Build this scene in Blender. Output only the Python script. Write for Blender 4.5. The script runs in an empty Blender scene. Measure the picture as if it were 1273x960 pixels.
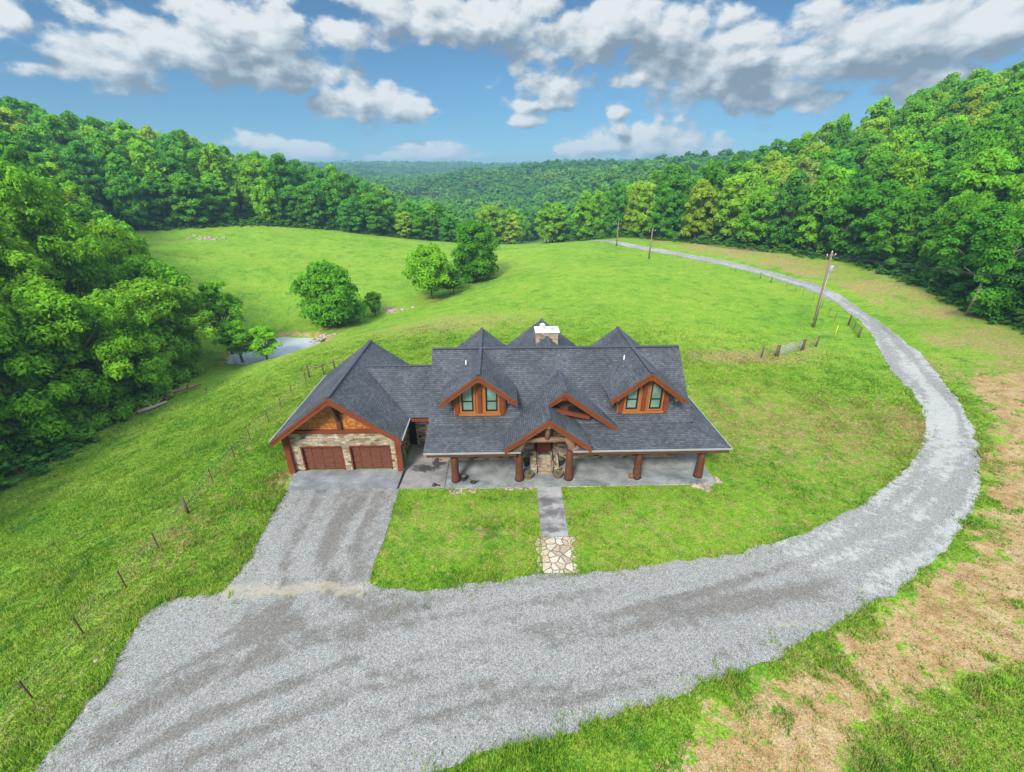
import bpy, math, random
import numpy as np
from mathutils import Vector
R = math.radians
rng = np.random.default_rng(7)
random.seed(7)
scene = bpy.context.scene
COL = scene.collection
CAM_H = 20.0
# ------------------------------------------------------------------ noise
def vnoise(x, y, s=1.0, seed=0):
    x = np.asarray(x, float) / s + seed * 17.13; y = np.asarray(y, float) / s + seed * 9.71
    xi = np.floor(x); yi = np.floor(y); fx = x - xi; fy = y - yi
    fx = fx * fx * (3 - 2 * fx); fy = fy * fy * (3 - 2 * fy)
    def h(a, b):
        t = np.sin(a * 127.1 + b * 311.7 + seed * 3.3) * 43758.5453
        return t - np.floor(t)
    return (h(xi, yi) * (1 - fx) + h(xi + 1, yi) * fx) * (1 - fy) + (h(xi, yi + 1) * (1 - fx) + h(xi + 1, yi + 1) * fx) * fy
def fbm(x, y, s=1.0, seed=0, o=3):
    a = 0; w = .5; t = 0
    for i in range(o):
        a = a + w * vnoise(x, y, s / 2 ** i, seed + i); t += w; w *= .5
    return a / t
def sstep(a, b, x):
    t = np.clip((x - a) / (b - a), 0, 1); return t * t * (3 - 2 * t)
# ------------------------------------------------------------------ terrain
CTRL = np.array([
 # yard, drive and house pad
 (-18,0,0),(-20,12,-.1),(-21,26,-.4),(-21,40,-.8),(-23,47,-1.2),(0,-12,0),(20,-12,.6),(0,8,0),(18,8,.3),(36,28,.1),(0,25,0),(14,25,0),(-12,27,0),(0,38,0),(20,38,0),(8,50,-.2),
 (26,18,.2),(44,42,0),(51,59,0),(56,73,0),(58,87,0),(54,105,0),(45,122,0),(36,136,0),(28,149,0),(30,70,0),(30,100,.2),
 # cut bank and right hillside
 (21,8,.5),(32,16,.8),(40,22,1),(47,28,1.8),(56,40,2),(60,25,5),(66,53,2.4),(68,75,2.2),(73.6,102,2.2),(54.3,126,1),(85,60,7),(92,100,8),(100,60,13),(95,140,9),(126,134,24),(100,175,13),(82,225,4),(150,100,30),(200,150,46),(150,200,28),(120,260,10),(90,30,14),(60,0,4),(100,0,18),(150,40,32),
 # draw, creek and left field
 (-9.6,113,-5),(-17,95,-5.6),(-27,86,-6.2),(-35,81,-6.8),(-42,74,-8.3),(-46,62,-7.8),(-46,48,-7),(-46,31,-6),(-46,10,-5.5),(-46,-12,-5),
 (-34,31,-3.2),(-34,48,-4),(-33,10,-2.6),(-33,62,-4.6),
 (-60,30,-3),(-60,60,-5),(-75,30,3),(-100,40,10),(-78,62,1),(-100,80,7),(-70,80,-2.2),
 (-54,86.5,-4.6),(-58,113,-1),(-84.6,109.6,3.2),(-106,130,5),(-68,156,2.6),(-45,165,-.6),(-23,171,-3.5),(-30,130,-3.2),(-35,100,-4.6),
 (-140,140,17),(-140,80,20),(-200,140,34),(-150,200,16),(-200,250,22),(-110,170,11),(-150,30,20),(-60,-15,-2),(-110,-10,12),
 # grassy knoll behind the house
 (1,146,-2),(.6,100,-1.2),(.4,65,-.5),(-22.8,63,-2.6),(-10,80,-2.4),(-3,122,-3.2),(14,130,-.6),(15,85,-.4),(8,160,-3.6),
 # valley and far ridges
 (40,200,-5),(20,250,-13),(0,300,-19),(-30,220,-10),(-60,200,-2),(-100,210,5),(-60,260,-8),(0,400,-28),(-100,500,-22),(110,380,0),(177,560,12),(60,660,10),(-33,546,-14),(-150,350,2),
 (260,300,16),(300,500,16),(-300,400,34),(-300,800,12),(300,900,18),(0,900,-18),(-200,1000,-10),
 (-700,1300,22),(-420,1360,27),(-150,1380,25),(60,1400,22),(300,1400,30),(700,1400,36),
 (-400,100,56),(400,100,70),(400,-200,40),(-400,-200,40),(0,-200,4),(0,-600,10),
 (0,2500,42),(-1200,2500,44),(1200,2500,44),(-2500,0,50),(2500,0,50),(-1500,1200,40),(1500,1200,40),(-3500,4500,40),(3500,4500,40),(0,4500,40),(-3000,-800,40),(3000,-800,40)], float)
def _mq(r2): return np.sqrt(r2 + 64.0)
def _fit():
    P = CTRL[:, :2]; d2 = ((P[:, None] - P[None]) ** 2).sum(-1)
    n = len(P); A = np.zeros((n + 1, n + 1)); A[:n, :n] = _mq(d2); A[:n, n] = 1; A[n, :n] = 1
    b = np.zeros(n + 1); b[:n] = CTRL[:, 2]
    A[:n, :n] += np.eye(n) * -.6
    return np.linalg.solve(A, b)
TW = _fit()
def land(x, y, detail=True):
    x = np.asarray(x, float); y = np.asarray(y, float); sh = x.shape
    x = x.ravel(); y = y.ravel(); z = np.full(x.shape, TW[-1])
    for k in range(len(CTRL)):
        z += TW[k] * _mq((x - CTRL[k, 0]) ** 2 + (y - CTRL[k, 1]) ** 2)
    # house pad and yard pressed flat
    m = sstep(7, 0, np.maximum(np.maximum(-17.5 - x, x - 17), np.maximum(5 - y, y - 40)))
    z = z * (1 - m)
    if detail:
        away = sstep(4, 14, np.maximum(np.maximum(-17.5 - x, x - 17), np.maximum(20 - y, y - 40)))
        z = z + away * ((fbm(x, y, 9, 3) - .5) * .5 + (fbm(x, y, 2.2, 5, 2) - .5) * .16)
    z = z + sstep(290, 480, y) * ((fbm(x, y, 150, 81) - .5) * 34 + (fbm(x, y, 420, 83, 2) - .5) * 26)
    return z.reshape(sh)
POND_Z = -8.0
# ------------------------------------------------------------------ outlines (metres)
def poly_sdf(x, y, poly):
    P = np.asarray(poly, float); x = np.asarray(x, float); y = np.asarray(y, float)
    d = np.full(x.shape, 1e9); ins = np.zeros(x.shape, bool)
    n = len(P)
    for i in range(n):
        ax, ay = P[i]; bx, by = P[(i + 1) % n]
        ex, ey = bx - ax, by - ay
        t = np.clip(((x - ax) * ex + (y - ay) * ey) / (ex * ex + ey * ey + 1e-12), 0, 1)
        d = np.minimum(d, np.hypot(x - ax - t * ex, y - ay - t * ey))
        c = ((ay > y) != (by > y)) & (x < (bx - ax) * (y - ay) / (by - ay + 1e-12) + ax)
        ins ^= c
    return np.where(ins, d, -d)
HAZE = 0.00048
EXPOSURE = 1.17
# ------------------------------------------------------------------ material helpers
class NT:
    def __init__(s, name):
        s.m = bpy.data.materials.new(name); s.m.use_nodes = True
        s.t = s.m.node_tree; s.t.nodes.clear()
        s.out = s.n('ShaderNodeOutputMaterial')
    def n(s, typ, ins=None, **kw):
        nd = s.t.nodes.new(typ)
        for k, v in kw.items(): setattr(nd, k, v)
        if ins:
            for k, v in ins.items(): s.put(nd.inputs[k], v)
        return nd
    def put(s, sock, v):
        if isinstance(v, bpy.types.NodeSocket): s.t.links.new(v, sock)
        elif isinstance(v, (tuple, list)) and len(v) == 3 and sock.type == 'RGBA': sock.default_value = (*v, 1)
        else: sock.default_value = v
    def coord(s, kind='Object', scale=(1, 1, 1)):
        if kind == 'UV': c = s.n('ShaderNodeUVMap', uv_map='uv').outputs[0]
        else: c = s.n('ShaderNodeTexCoord').outputs[kind]
        return s.n('ShaderNodeVectorMath', {0: c, 1: scale}, operation='MULTIPLY').outputs[0]
    def noise(s, vec, scale, detail=3, rough=.55):
        return s.n('ShaderNodeTexNoise', {'Vector': vec, 'Scale': scale, 'Detail': detail, 'Roughness': rough}).outputs[0]
    def white(s, vec):
        return s.n('ShaderNodeTexWhiteNoise', {'Vector': vec}).outputs[0]
    def math(s, op, a, b=0.0, c=None, clamp=False):
        d = {0: a, 1: b}
        if c is not None: d[2] = c
        nd = s.n('ShaderNodeMath', d, operation=op); nd.use_clamp = clamp; return nd.outputs[0]
    def ramp(s, f, *stops, interp='LINEAR'):
        nd = s.n('ShaderNodeValToRGB', {0: f}); e = nd.color_ramp.elements; nd.color_ramp.interpolation = interp
        while len(e) < len(stops): e.new(.5)
        for el, (p, c) in zip(e, stops):
            el.position = p; el.color = (*c, 1) if isinstance(c, tuple) else (c, c, c, 1)
        return nd.outputs[0]
    def rng(s, f, a, b, lo=0., hi=1.):
        nd = s.n('ShaderNodeMapRange', {0: f, 1: a, 2: b, 3: lo, 4: hi}); nd.interpolation_type = 'SMOOTHSTEP'; return nd.outputs[0]
    def mix(s, f, a, b, mode='MIX'):
        nd = s.n('ShaderNodeMix', data_type='RGBA', blend_type=mode)
        s.put(nd.inputs[0], f); s.put(nd.inputs[6], a); s.put(nd.inputs[7], b); return nd.outputs[2]
    def attr(s, name): return s.n('ShaderNodeAttribute', attribute_name=name).outputs['Fac']
    def upward(s, k):
        g = s.n('ShaderNodeNewGeometry').outputs['Normal']
        a = s.n('ShaderNodeVectorMath', {0: g, 1: (1 - k, 1 - k, 1 - k), 2: (0, 0, k)}, operation='MULTIPLY_ADD').outputs[0]
        return s.n('ShaderNodeVectorMath', {0: a}, operation='NORMALIZE').outputs[0]
    def bump(s, h, strength=.4, dist=.05):
        return s.n('ShaderNodeBump', {'Height': h, 'Strength': strength, 'Distance': dist}).outputs[0]
    def bsdf(s, color, rough=.8, normal=None, spec=.3, metal=0., **extra):
        b = s.n('ShaderNodeBsdfPrincipled', {'Base Color': color, 'Roughness': rough, 'Specular IOR Level': spec, 'Metallic': metal})
        for k, v in extra.items(): s.put(b.inputs[k], v)
        if normal is not None: s.put(b.inputs['Normal'], normal)
        s.t.links.new(b.outputs[0], s.out.inputs[0]); return s.m
M = {}
def plain(name, c, rough=.7, var=.25, scale=4., spec=.3, metal=0., bump=.15):
    t = NT(name); v = t.coord('Object')
    n = t.noise(v, scale, 5, .6)
    f = t.rng(n, .25, .75, 1 - var, 1 + var)
    col = t.n('ShaderNodeVectorMath', {0: c, 1: f}, operation='MULTIPLY').outputs[0]
    t.put(col.node.inputs[0], c)
    M[name] = t.bsdf(col, rough, t.bump(t.noise(v, scale * 6, 3), bump, .02) if bump else None, spec, metal); return M[name]
def wood(name, c, c2, rough=.55, grain=(1, 1, 1), boards=0.):
    t = NT(name); uv = t.coord('UV')
    g = t.noise(t.n('ShaderNodeVectorMath', {0: uv, 1: (1.2, 14, 1)}, operation='MULTIPLY').outputs[0], 1.3, 4, .6)
    big = t.noise(t.coord('Object'), 1.1, 3)
    f = t.math('ADD', t.math('MULTIPLY', g, .7), t.math('MULTIPLY', big, .4))
    col = t.ramp(f, (.3, c2), (.75, c))
    h = g
    M[name] = t.bsdf(col, rough, t.bump(h, .35, .02), .35); return M[name]
wood('fascia_wood', (.225, .055, .02), (.115, .028, .011))
wood('trim_wood', (.43, .16, .047), (.24, .08, .022))
wood('post_wood', (.15, .05, .026), (.065, .022, .013), .6)
wood('grey_log', (.30, .17, .11), (.12, .06, .04), .8)
wood('pale_log', (.52, .42, .36), (.28, .2, .16), .85)
wood('fence_wood', (.16, .11, .075), (.06, .04, .028), .9)
wood('pole_wood', (.30, .22, .15), (.15, .10, .065), .9)
wood('door_wood', (.20, .045, .02), (.10, .02, .012), .4)
def make_shingle():
    t = NT('slate_shingle'); uv = t.coord('UV')
    def course(w, h, off):
        return t.n('ShaderNodeTexBrick', {'Vector': uv, 'Color1': (0., 0., 0.), 'Color2': (1., 1., 1.), 'Mortar': (0., 0., 0.), 'Scale': 1., 'Mortar Size': .016, 'Mortar Smooth': .4, 'Bias': 0., 'Brick Width': w, 'Row Height': h}, offset=off, offset_frequency=2, squash=1.)
    b = course(.28, .165, .5); b2 = course(.17, .165, .37)
    s = t.math('ADD', t.math('MULTIPLY', b.outputs[0], .55), t.math('MULTIPLY', b2.outputs[0], .45))
    s = t.math('ADD', t.math('MULTIPLY', s, .75), t.math('MULTIPLY', t.noise(uv, 13, 2), .3))
    col = t.ramp(s, (.05, (.038, .042, .050)), (.4, (.064, .070, .083)), (.7, (.088, .096, .112)), (1., (.13, .139, .156)))
    big = t.rng(t.noise(uv, .35, 4), .3, .7, .78, 1.22)
    col = t.n('ShaderNodeVectorMath', {0: col, 1: big}, operation='MULTIPLY').outputs[0]
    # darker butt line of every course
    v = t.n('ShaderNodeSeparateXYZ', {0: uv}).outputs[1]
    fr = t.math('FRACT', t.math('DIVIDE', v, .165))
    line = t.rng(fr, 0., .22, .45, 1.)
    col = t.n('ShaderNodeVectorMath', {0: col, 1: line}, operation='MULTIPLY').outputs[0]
    h = t.math('ADD', t.math('SUBTRACT', 1., fr), t.math('MULTIPLY', s, .5))
    M['shingle'] = t.bsdf(col, .85, t.bump(h, .5, .03), .25)
make_shingle()
def make_stone(name, cols, sx=2.6, sy=5.2, mort=(.34, .30, .25)):
    t = NT(name); uv = t.coord('UV')
    w = t.n('ShaderNodeTexNoise', {'Vector': uv, 'Scale': 2.2, 'Detail': 2.}).outputs[1]
    uvw = t.n('ShaderNodeVectorMath', {0: w, 1: (.14, .1, 0), 2: uv}, operation='MULTIPLY_ADD').outputs[0]
    sc = t.n('ShaderNodeVectorMath', {0: uvw, 1: (sx, sy, 1)}, operation='MULTIPLY').outputs[0]
    vo = t.n('ShaderNodeTexVoronoi', {'Vector': sc, 'Scale': 1., 'Randomness': .85}, voronoi_dimensions='2D', distance='CHEBYCHEV')
    ed = t.n('ShaderNodeTexVoronoi', {'Vector': sc, 'Scale': 1., 'Randomness': .85}, voronoi_dimensions='2D', feature='DISTANCE_TO_EDGE')
    r = t.n('ShaderNodeSeparateXYZ', {0: vo.outputs['Color']}).outputs[0]
    col = t.ramp(r, *cols)
    f = t.rng(t.noise(uv, 9, 4, .65), .25, .75, .72, 1.25)
    col = t.n('ShaderNodeVectorMath', {0: col, 1: f}, operation='MULTIPLY').outputs[0]
    e = t.rng(ed.outputs['Distance'], .015, .07)
    col = t.mix(e, mort, col)
    h = t.math('ADD', e, t.math('MULTIPLY', t.noise(uv, 7, 4), .6))
    M[name] = t.bsdf(col, .9, t.bump(h, .8, .05), .2)
make_stone('field_stone', [(0, (.13, .095, .065)), (.2, (.30, .20, .11)), (.45, (.40, .30, .19)), (.7, (.48, .40, .29)), (.85, (.24, .21, .18)), (1, (.55, .49, .40))])
def make_cedar():
    t = NT('cedar_shingle'); uv = t.coord('UV')
    b = t.n('ShaderNodeTexBrick', {'Vector': uv, 'Color1': (0., 0., 0.), 'Color2': (1., 1., 1.), 'Mortar': (0., 0., 0.), 'Scale': 1., 'Mortar Size': .008, 'Brick Width': .16, 'Row Height': .17}, offset=.5)
    f = t.math('ADD', t.math('MULTIPLY', b.outputs[0], .6), t.math('MULTIPLY', t.noise(uv, 5, 4), .5))
    col = t.ramp(f, (.1, (.19, .06, .015)), (.5, (.45, .16, .036)), (1., (.56, .26, .08)))
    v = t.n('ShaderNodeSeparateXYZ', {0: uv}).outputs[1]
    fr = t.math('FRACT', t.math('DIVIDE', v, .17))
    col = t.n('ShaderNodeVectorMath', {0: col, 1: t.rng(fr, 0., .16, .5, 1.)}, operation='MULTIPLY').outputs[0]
    M['cedar'] = t.bsdf(col, .6, t.bump(fr, .4, .02), .3)
make_cedar()
def make_garage_door():
    t = NT('garage_door_paint'); uv = t.coord('UV')
    n = t.noise(t.n('ShaderNodeVectorMath', {0: uv, 1: (1.5, 16, 1)}, operation='MULTIPLY').outputs[0], 1.2, 4)
    col = t.ramp(n, (.25, (.105, .036, .021)), (.8, (.19, .068, .040)))
    M['garage_door'] = t.bsdf(col, .5, t.bump(n, .2, .01), .35)
make_garage_door()
def make_glass():
    t = NT('window_glass'); v = t.coord('Object')
    col = t.ramp(t.noise(v, .9, 2), (.3, (.11, .19, .16)), (.7, (.24, .36, .31)))  # pale teal painted into the pane stands in for reflected sky
    M['glass'] = t.bsdf(col, .06, None, .9)
make_glass()
plain('dark_frame', (.018, .015, .014), .4, .2)
plain('black_metal', (.02, .02, .022), .45, .2)
plain('white_metal', (.74, .75, .76), .4, .12, 2.)
plain('grey_metal', (.33, .35, .36), .45, .2)
plain('roof_edge', (.10, .085, .08), .6, .2, 2., bump=0)
plain('gutter_metal', (.29, .30, .31), .5, .1, 1., bump=0)
plain('soffit', (.11, .045, .022), .7, .25)
plain('ridge_cap', (.058, .066, .084), .85, .3, 7)
plain('rust_steel', (.12, .062, .045), .8, .4, 20)
plain('terracotta', (.24, .12, .065), .8, .3, 6)
plain('barrel', (.20, .125, .07), .8, .35, 9)
plain('potting_soil', (.13, .125, .085), .95, .6, 12)
plain('dark_pot', (.035, .03, .028), .6, .4, 6)
plain('mat', (.055, .065, .055), .95, .3, 20)
plain('yellow_paint', (.75, .6, .05), .5, .1)
plain('bark', (.15, .115, .085), .95, .5, 5, bump=.6)
plain('pale_bark', (.34, .29, .24), .95, .45, 5, bump=.6)
plain('shed_wall', (.42, .43, .43), .7, .15)
plain('shed_roof', (.22, .2, .2), .6, .2)
plain('leaf_pot', (.06, .13, .03), .7, .5, 8)
def make_rock():
    t = NT('lime_rock'); v = t.coord('Object')
    col = t.ramp(t.noise(v, 3, 6, .65), (.3, (.17, .13, .10)), (.5, (.36, .29, .22)), (.75, (.52, .46, .38)))
    M['rock'] = t.bsdf(col, .92, t.bump(t.noise(v, 9, 5), .6, .05), .2)
make_rock()
def make_concrete(name, a, b, dark, stains=(), joint=None):
    t = NT(name); v = t.coord('Object')
    n = t.noise(v, .8, 6, .62); f2 = t.noise(v, 7, 4)
    col = t.ramp(t.math('ADD', t.math('MULTIPLY', n, .8), t.math('MULTIPLY', f2, .25)), (.3, dark), (.52, a), (.75, b))
    m = t.rng(t.noise(t.coord('Object', (.5, 1.3, 1)), .55, 5, .6), .48, .66)
    col = t.mix(t.math('MULTIPLY', m, .7), col, dark)
    for (x, y, rx, ry, c, st) in stains:
        d = t.n('ShaderNodeVectorMath', {0: v, 1: (1 / rx, 1 / ry, 0), 2: (-x / rx, -y / ry, 0)}, operation='MULTIPLY_ADD').outputs[0]
        l = t.n('ShaderNodeVectorMath', {0: d}, operation='LENGTH').outputs['Value']
        l = t.math('ADD', l, t.math('MULTIPLY', t.math('SUBTRACT', t.noise(v, 2.2, 6, .7), .5), 2.6))
        col = t.mix(t.rng(l, .45, 1.2, st, 0.), col, c)
    M[name] = t.bsdf(col, .78, t.bump(f2, .15, .02), .3)
make_concrete('porch_concrete', (.23, .245, .24), (.37, .38, .37), (.085, .10, .105))
make_concrete('apron_concrete', (.22, .23, .245), (.33, .345, .36), (.13, .135, .15))
make_concrete('patio_concrete', (.25, .235, .225), (.37, .345, .335), (.155, .135, .125), [(-6.6, 26.9, 1.0, .5, (.035, .034, .034), .92), (-5.6, 27.7, .6, 1.0, (.035, .034, .034), .9)])
make_concrete('walk_concrete', (.29, .278, .275), (.44, .425, .415), (.075, .068, .068), [(2.3, 23.2, .6, .5, (.09, .08, .09), .8), (2.7, 22.2, .7, .45, (.09, .08, .09), .75), (2.5, 20.6, .8, .3, (.08, .07, .08), .8)])
def make_flag():
    t = NT('flagstone'); v = t.coord('Object')
    w = t.n('ShaderNodeTexNoise', {'Vector': v, 'Scale': 1.6}).outputs[1]
    vv = t.n('ShaderNodeVectorMath', {0: w, 1: (.25, .25, 0), 2: v}, operation='MULTIPLY_ADD').outputs[0]
    vo = t.n('ShaderNodeTexVoronoi', {'Vector': vv, 'Scale': 2.25, 'Randomness': 1.}, voronoi_dimensions='2D')
    ed = t.n('ShaderNodeTexVoronoi', {'Vector': vv, 'Scale': 2.25, 'Randomness': 1.}, voronoi_dimensions='2D', feature='DISTANCE_TO_EDGE')
    r = t.n('ShaderNodeSeparateXYZ', {0: vo.outputs['Color']}).outputs[0]
    col = t.ramp(r, (0, (.33, .25, .17)), (.5, (.45, .365, .26)), (1, (.52, .465, .38)))
    col = t.n('ShaderNodeVectorMath', {0: col, 1: t.rng(t.noise(v, 6, 4), .2, .8, .8, 1.15)}, operation='MULTIPLY').outputs[0]
    e = t.rng(t.math('ADD', ed.outputs['Distance'], t.math('MULTIPLY', t.math('SUBTRACT', t.noise(v, 8, 4), .5), .06)), .04, .085)
    col = t.mix(e, (.15, .125, .105), col)
    M['flagstone'] = t.bsdf(col, .85, t.bump(e, .6, .04), .25)
make_flag()
# ---- grass and soil share one recipe so the standing blades match the ground below them
def grass_color(t, v, tint=None):
    n1 = t.noise(v, .055, 4, .6); n2 = t.noise(v, .42, 4, .62); n3 = t.noise(v, 2.0, 5, .72)
    f = t.math('ADD', t.math('MULTIPLY', n1, .32), t.math('ADD', t.math('MULTIPLY', n2, .34), t.math('MULTIPLY', n3, .52)))
    if tint is not None: f = t.math('ADD', f, t.math('MULTIPLY', t.math('SUBTRACT', tint, .5), .3))
    col = t.ramp(f, (.38, (.042, .145, .014)), (.48, (.098, .24, .018)), (.57, (.165, .31, .024)), (.67, (.235, .345, .036)), (.8, (.30, .34, .09)))
    weed = t.rng(t.noise(v, .33, 6, .72), .53, .66, 0., .55)
    col = t.mix(weed, col, (.045, .155, .018))
    pale = t.rng(t.noise(t.n('ShaderNodeVectorMath', {0: v, 1: (.6, 1.5, 1)}, operation='MULTIPLY').outputs[0], .21, 6, .74), .55, .69, 0., .6)
    col = t.mix(pale, col, (.27, .34, .06))
    dry = t.math('ADD', t.attr('dry'), t.math('MULTIPLY', t.math('SUBTRACT', t.noise(v, 1.2, 6, .74), .5), 1.9))
    dcol = t.ramp(t.noise(v, 3.1, 4, .7), (.3, (.19, .18, .05)), (.5, (.34, .26, .10)), (.7, (.43, .32, .16)))
    col = t.mix(t.rng(dry, .35, .9, 0., .92), col, dcol)
    return col
def soil_color(t, v):
    c = t.ramp(t.noise(v, 1.1, 5, .65), (.3, (.28, .165, .07)), (.5, (.41, .27, .125)), (.68, (.49, .36, .20)))
    vo = t.n('ShaderNodeTexVoronoi', {'Vector': v, 'Scale': 27.}, voronoi_dimensions='2D')
    s = t.n('ShaderNodeSeparateXYZ', {0: vo.outputs['Color']}).outputs[0]
    c = t.n('ShaderNodeVectorMath', {0: c, 1: t.rng(s, 0., 1., .78, 1.22)}, operation='MULTIPLY').outputs[0]
    st = t.rng(t.math('ADD', s, t.math('MULTIPLY', t.noise(v, .5, 3), .5)), 1.16, 1.3)
    return t.mix(st, c, (.50, .43, .34))
def make_ground():
    t = NT('meadow'); v = t.coord('Object')
    col = grass_color(t, v)
    micro = t.rng(t.noise(v, 9., 3, .7), .28, .72, .62, 1.38)
    col = t.n('ShaderNodeVectorMath', {0: col, 1: micro}, operation='MULTIPLY').outputs[0]
    dirt = t.math('ADD', t.attr('dirt'), t.math('MULTIPLY', t.math('SUBTRACT', t.noise(v, .9, 6, .75), .5), 2.6))
    col = t.mix(t.rng(dirt, .42, .62), col, soil_color(t, v))
    wd = t.math('ADD', t.attr('wood'), t.math('MULTIPLY', t.math('SUBTRACT', t.noise(v, .3, 4), .5), .7))
    floor = t.ramp(t.noise(v, 1.2, 5, .7), (.3, (.04, .11, .016)), (.55, (.085, .16, .028)), (.75, (.15, .13, .06)))
    col = t.mix(t.rng(wd, .4, .6), col, floor)
    h = t.math('ADD', t.noise(v, 1.5, 6, .7), t.math('MULTIPLY', t.noise(v, 8, 4, .7), .5))
    M['ground'] = t.bsdf(col, .95, t.bump(h, .9, .22), .1)
make_ground()
def make_tuft():
    t = NT('grass_blades'); v = t.coord('Object'); a = t.attr('tint')
    col = grass_color(t, v, a)
    col = t.n('ShaderNodeVectorMath', {0: col, 1: t.math('ADD', .95, t.math('MULTIPLY', a, .7))}, operation='MULTIPLY').outputs[0]
    d = t.n('ShaderNodeBsdfDiffuse', {'Color': col, 'Normal': t.upward(.75)}); tr = t.n('ShaderNodeBsdfTranslucent', {'Color': col})
    mx = t.n('ShaderNodeMixShader', {0: .35, 1: d.outputs[0], 2: tr.outputs[0]})
    t.t.links.new(mx.outputs[0], t.out.inputs[0]); M['tuft'] = t.m
make_tuft()
def make_leaf(name, pale=False):
    t = NT(name); a = t.attr('tint')
    oi = t.n('ShaderNodeObjectInfo')
    base = oi.outputs['Color']
    f = t.rng(a, 0., 1., .7, 1.4)
    col = t.n('ShaderNodeVectorMath', {0: base, 1: f}, operation='MULTIPLY').outputs[0]
    # younger sprays are yellower
    col = t.mix(t.rng(a, .55, 1., 0., .4), col, (.30, .42, .04))
    d = t.n('ShaderNodeBsdfDiffuse', {'Color': col, 'Normal': t.upward(.75)}); tr = t.n('ShaderNodeBsdfTranslucent', {'Color': col})
    mx = t.n('ShaderNodeMixShader', {0: .48, 1: d.outputs[0], 2: tr.outputs[0]})
    t.t.links.new(mx.outputs[0], t.out.inputs[0]); M[name] = t.m
make_leaf('leaf')
def make_wood_mass():
    t = NT('mass_leaf'); a = t.attr('tint'); h = t.attr('hue')
    col = t.ramp(h, (0., (.062, .24, .045)), (.35, (.105, .32, .042)), (.7, (.17, .40, .04)), (1., (.26, .44, .045)))
    col = t.n('ShaderNodeVectorMath', {0: col, 1: t.rng(a, 0., 1., .55, 1.4)}, operation='MULTIPLY').outputs[0]
    d = t.n('ShaderNodeBsdfDiffuse', {'Color': col, 'Normal': t.upward(.75)}); tr = t.n('ShaderNodeBsdfTranslucent', {'Color': col})
    mx = t.n('ShaderNodeMixShader', {0: .35, 1: d.outputs[0], 2: tr.outputs[0]})
    t.t.links.new(mx.outputs[0], t.out.inputs[0]); M['mass_leaf'] = t.m
make_wood_mass()
def make_gravel():
    t = NT('gravel'); v = t.coord('Object')
    vo = t.n('ShaderNodeTexVoronoi', {'Vector': v, 'Scale': 38.}, voronoi_dimensions='2D')
    s = t.n('ShaderNodeSeparateXYZ', {0: vo.outputs['Color']}).outputs[0]
    vb = t.n('ShaderNodeTexVoronoi', {'Vector': v, 'Scale': 19.}, voronoi_dimensions='2D')
    sb = t.n('ShaderNodeSeparateXYZ', {0: vb.outputs['Color']}).outputs[1]
    s = t.math('ADD', t.math('MULTIPLY', s, .65), t.math('MULTIPLY', sb, .35))
    col = t.ramp(s, (.1, (.115, .113, .110)), (.36, (.205, .202, .196)), (.62, (.278, .274, .266)), (.92, (.42, .414, .403)))
    # worn, dirtier ground where tyres have pushed the stone aside: bands along the wheel paths and noise patches
    w = t.noise(v, .16, 5, .6); w2 = t.noise(v, 1.7, 6, .72)
    worn = t.math('ADD', t.attr('worn'), t.math('ADD', t.math('MULTIPLY', t.math('SUBTRACT', w, .47), .8), t.math('MULTIPLY', t.math('SUBTRACT', w2, .5), 1.5)))
    wf = t.rng(worn, .08, .62)
    wf = t.math('MULTIPLY', wf, t.rng(s, .2, .85, 1., .55))
    col = t.mix(t.math('MULTIPLY', wf, .9), col, t.mix(t.noise(v, .35, 2), (.088, .076, .065), (.145, .128, .112)))
    col = t.mix(t.rng(worn, -.12, -.42, 0., .55), col, t.mix(s, (.34, .338, .333), (.60, .598, .59)))
    tan = t.math('ADD', t.attr('tan'), t.math('MULTIPLY', t.math('SUBTRACT', t.noise(v, 1.1, 6, .75), .5), 2.0))
    col = t.mix(t.rng(tan, .4, .8, 0., .6), col, (.40, .35, .25))
    h = t.math('ADD', vo.outputs['Distance'], t.math('MULTIPLY', t.noise(v, .8, 4), .8))
    M['gravel'] = t.bsdf(col, .9, t.bump(h, .35, .05), .2)
make_gravel()
def make_water():
    t = NT('pond_water'); v = t.coord('Object')
    M['water'] = t.bsdf((.48, .51, .53), .10, t.bump(t.noise(v, 2.5, 4), .06, .03), .9)
make_water()
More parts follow.
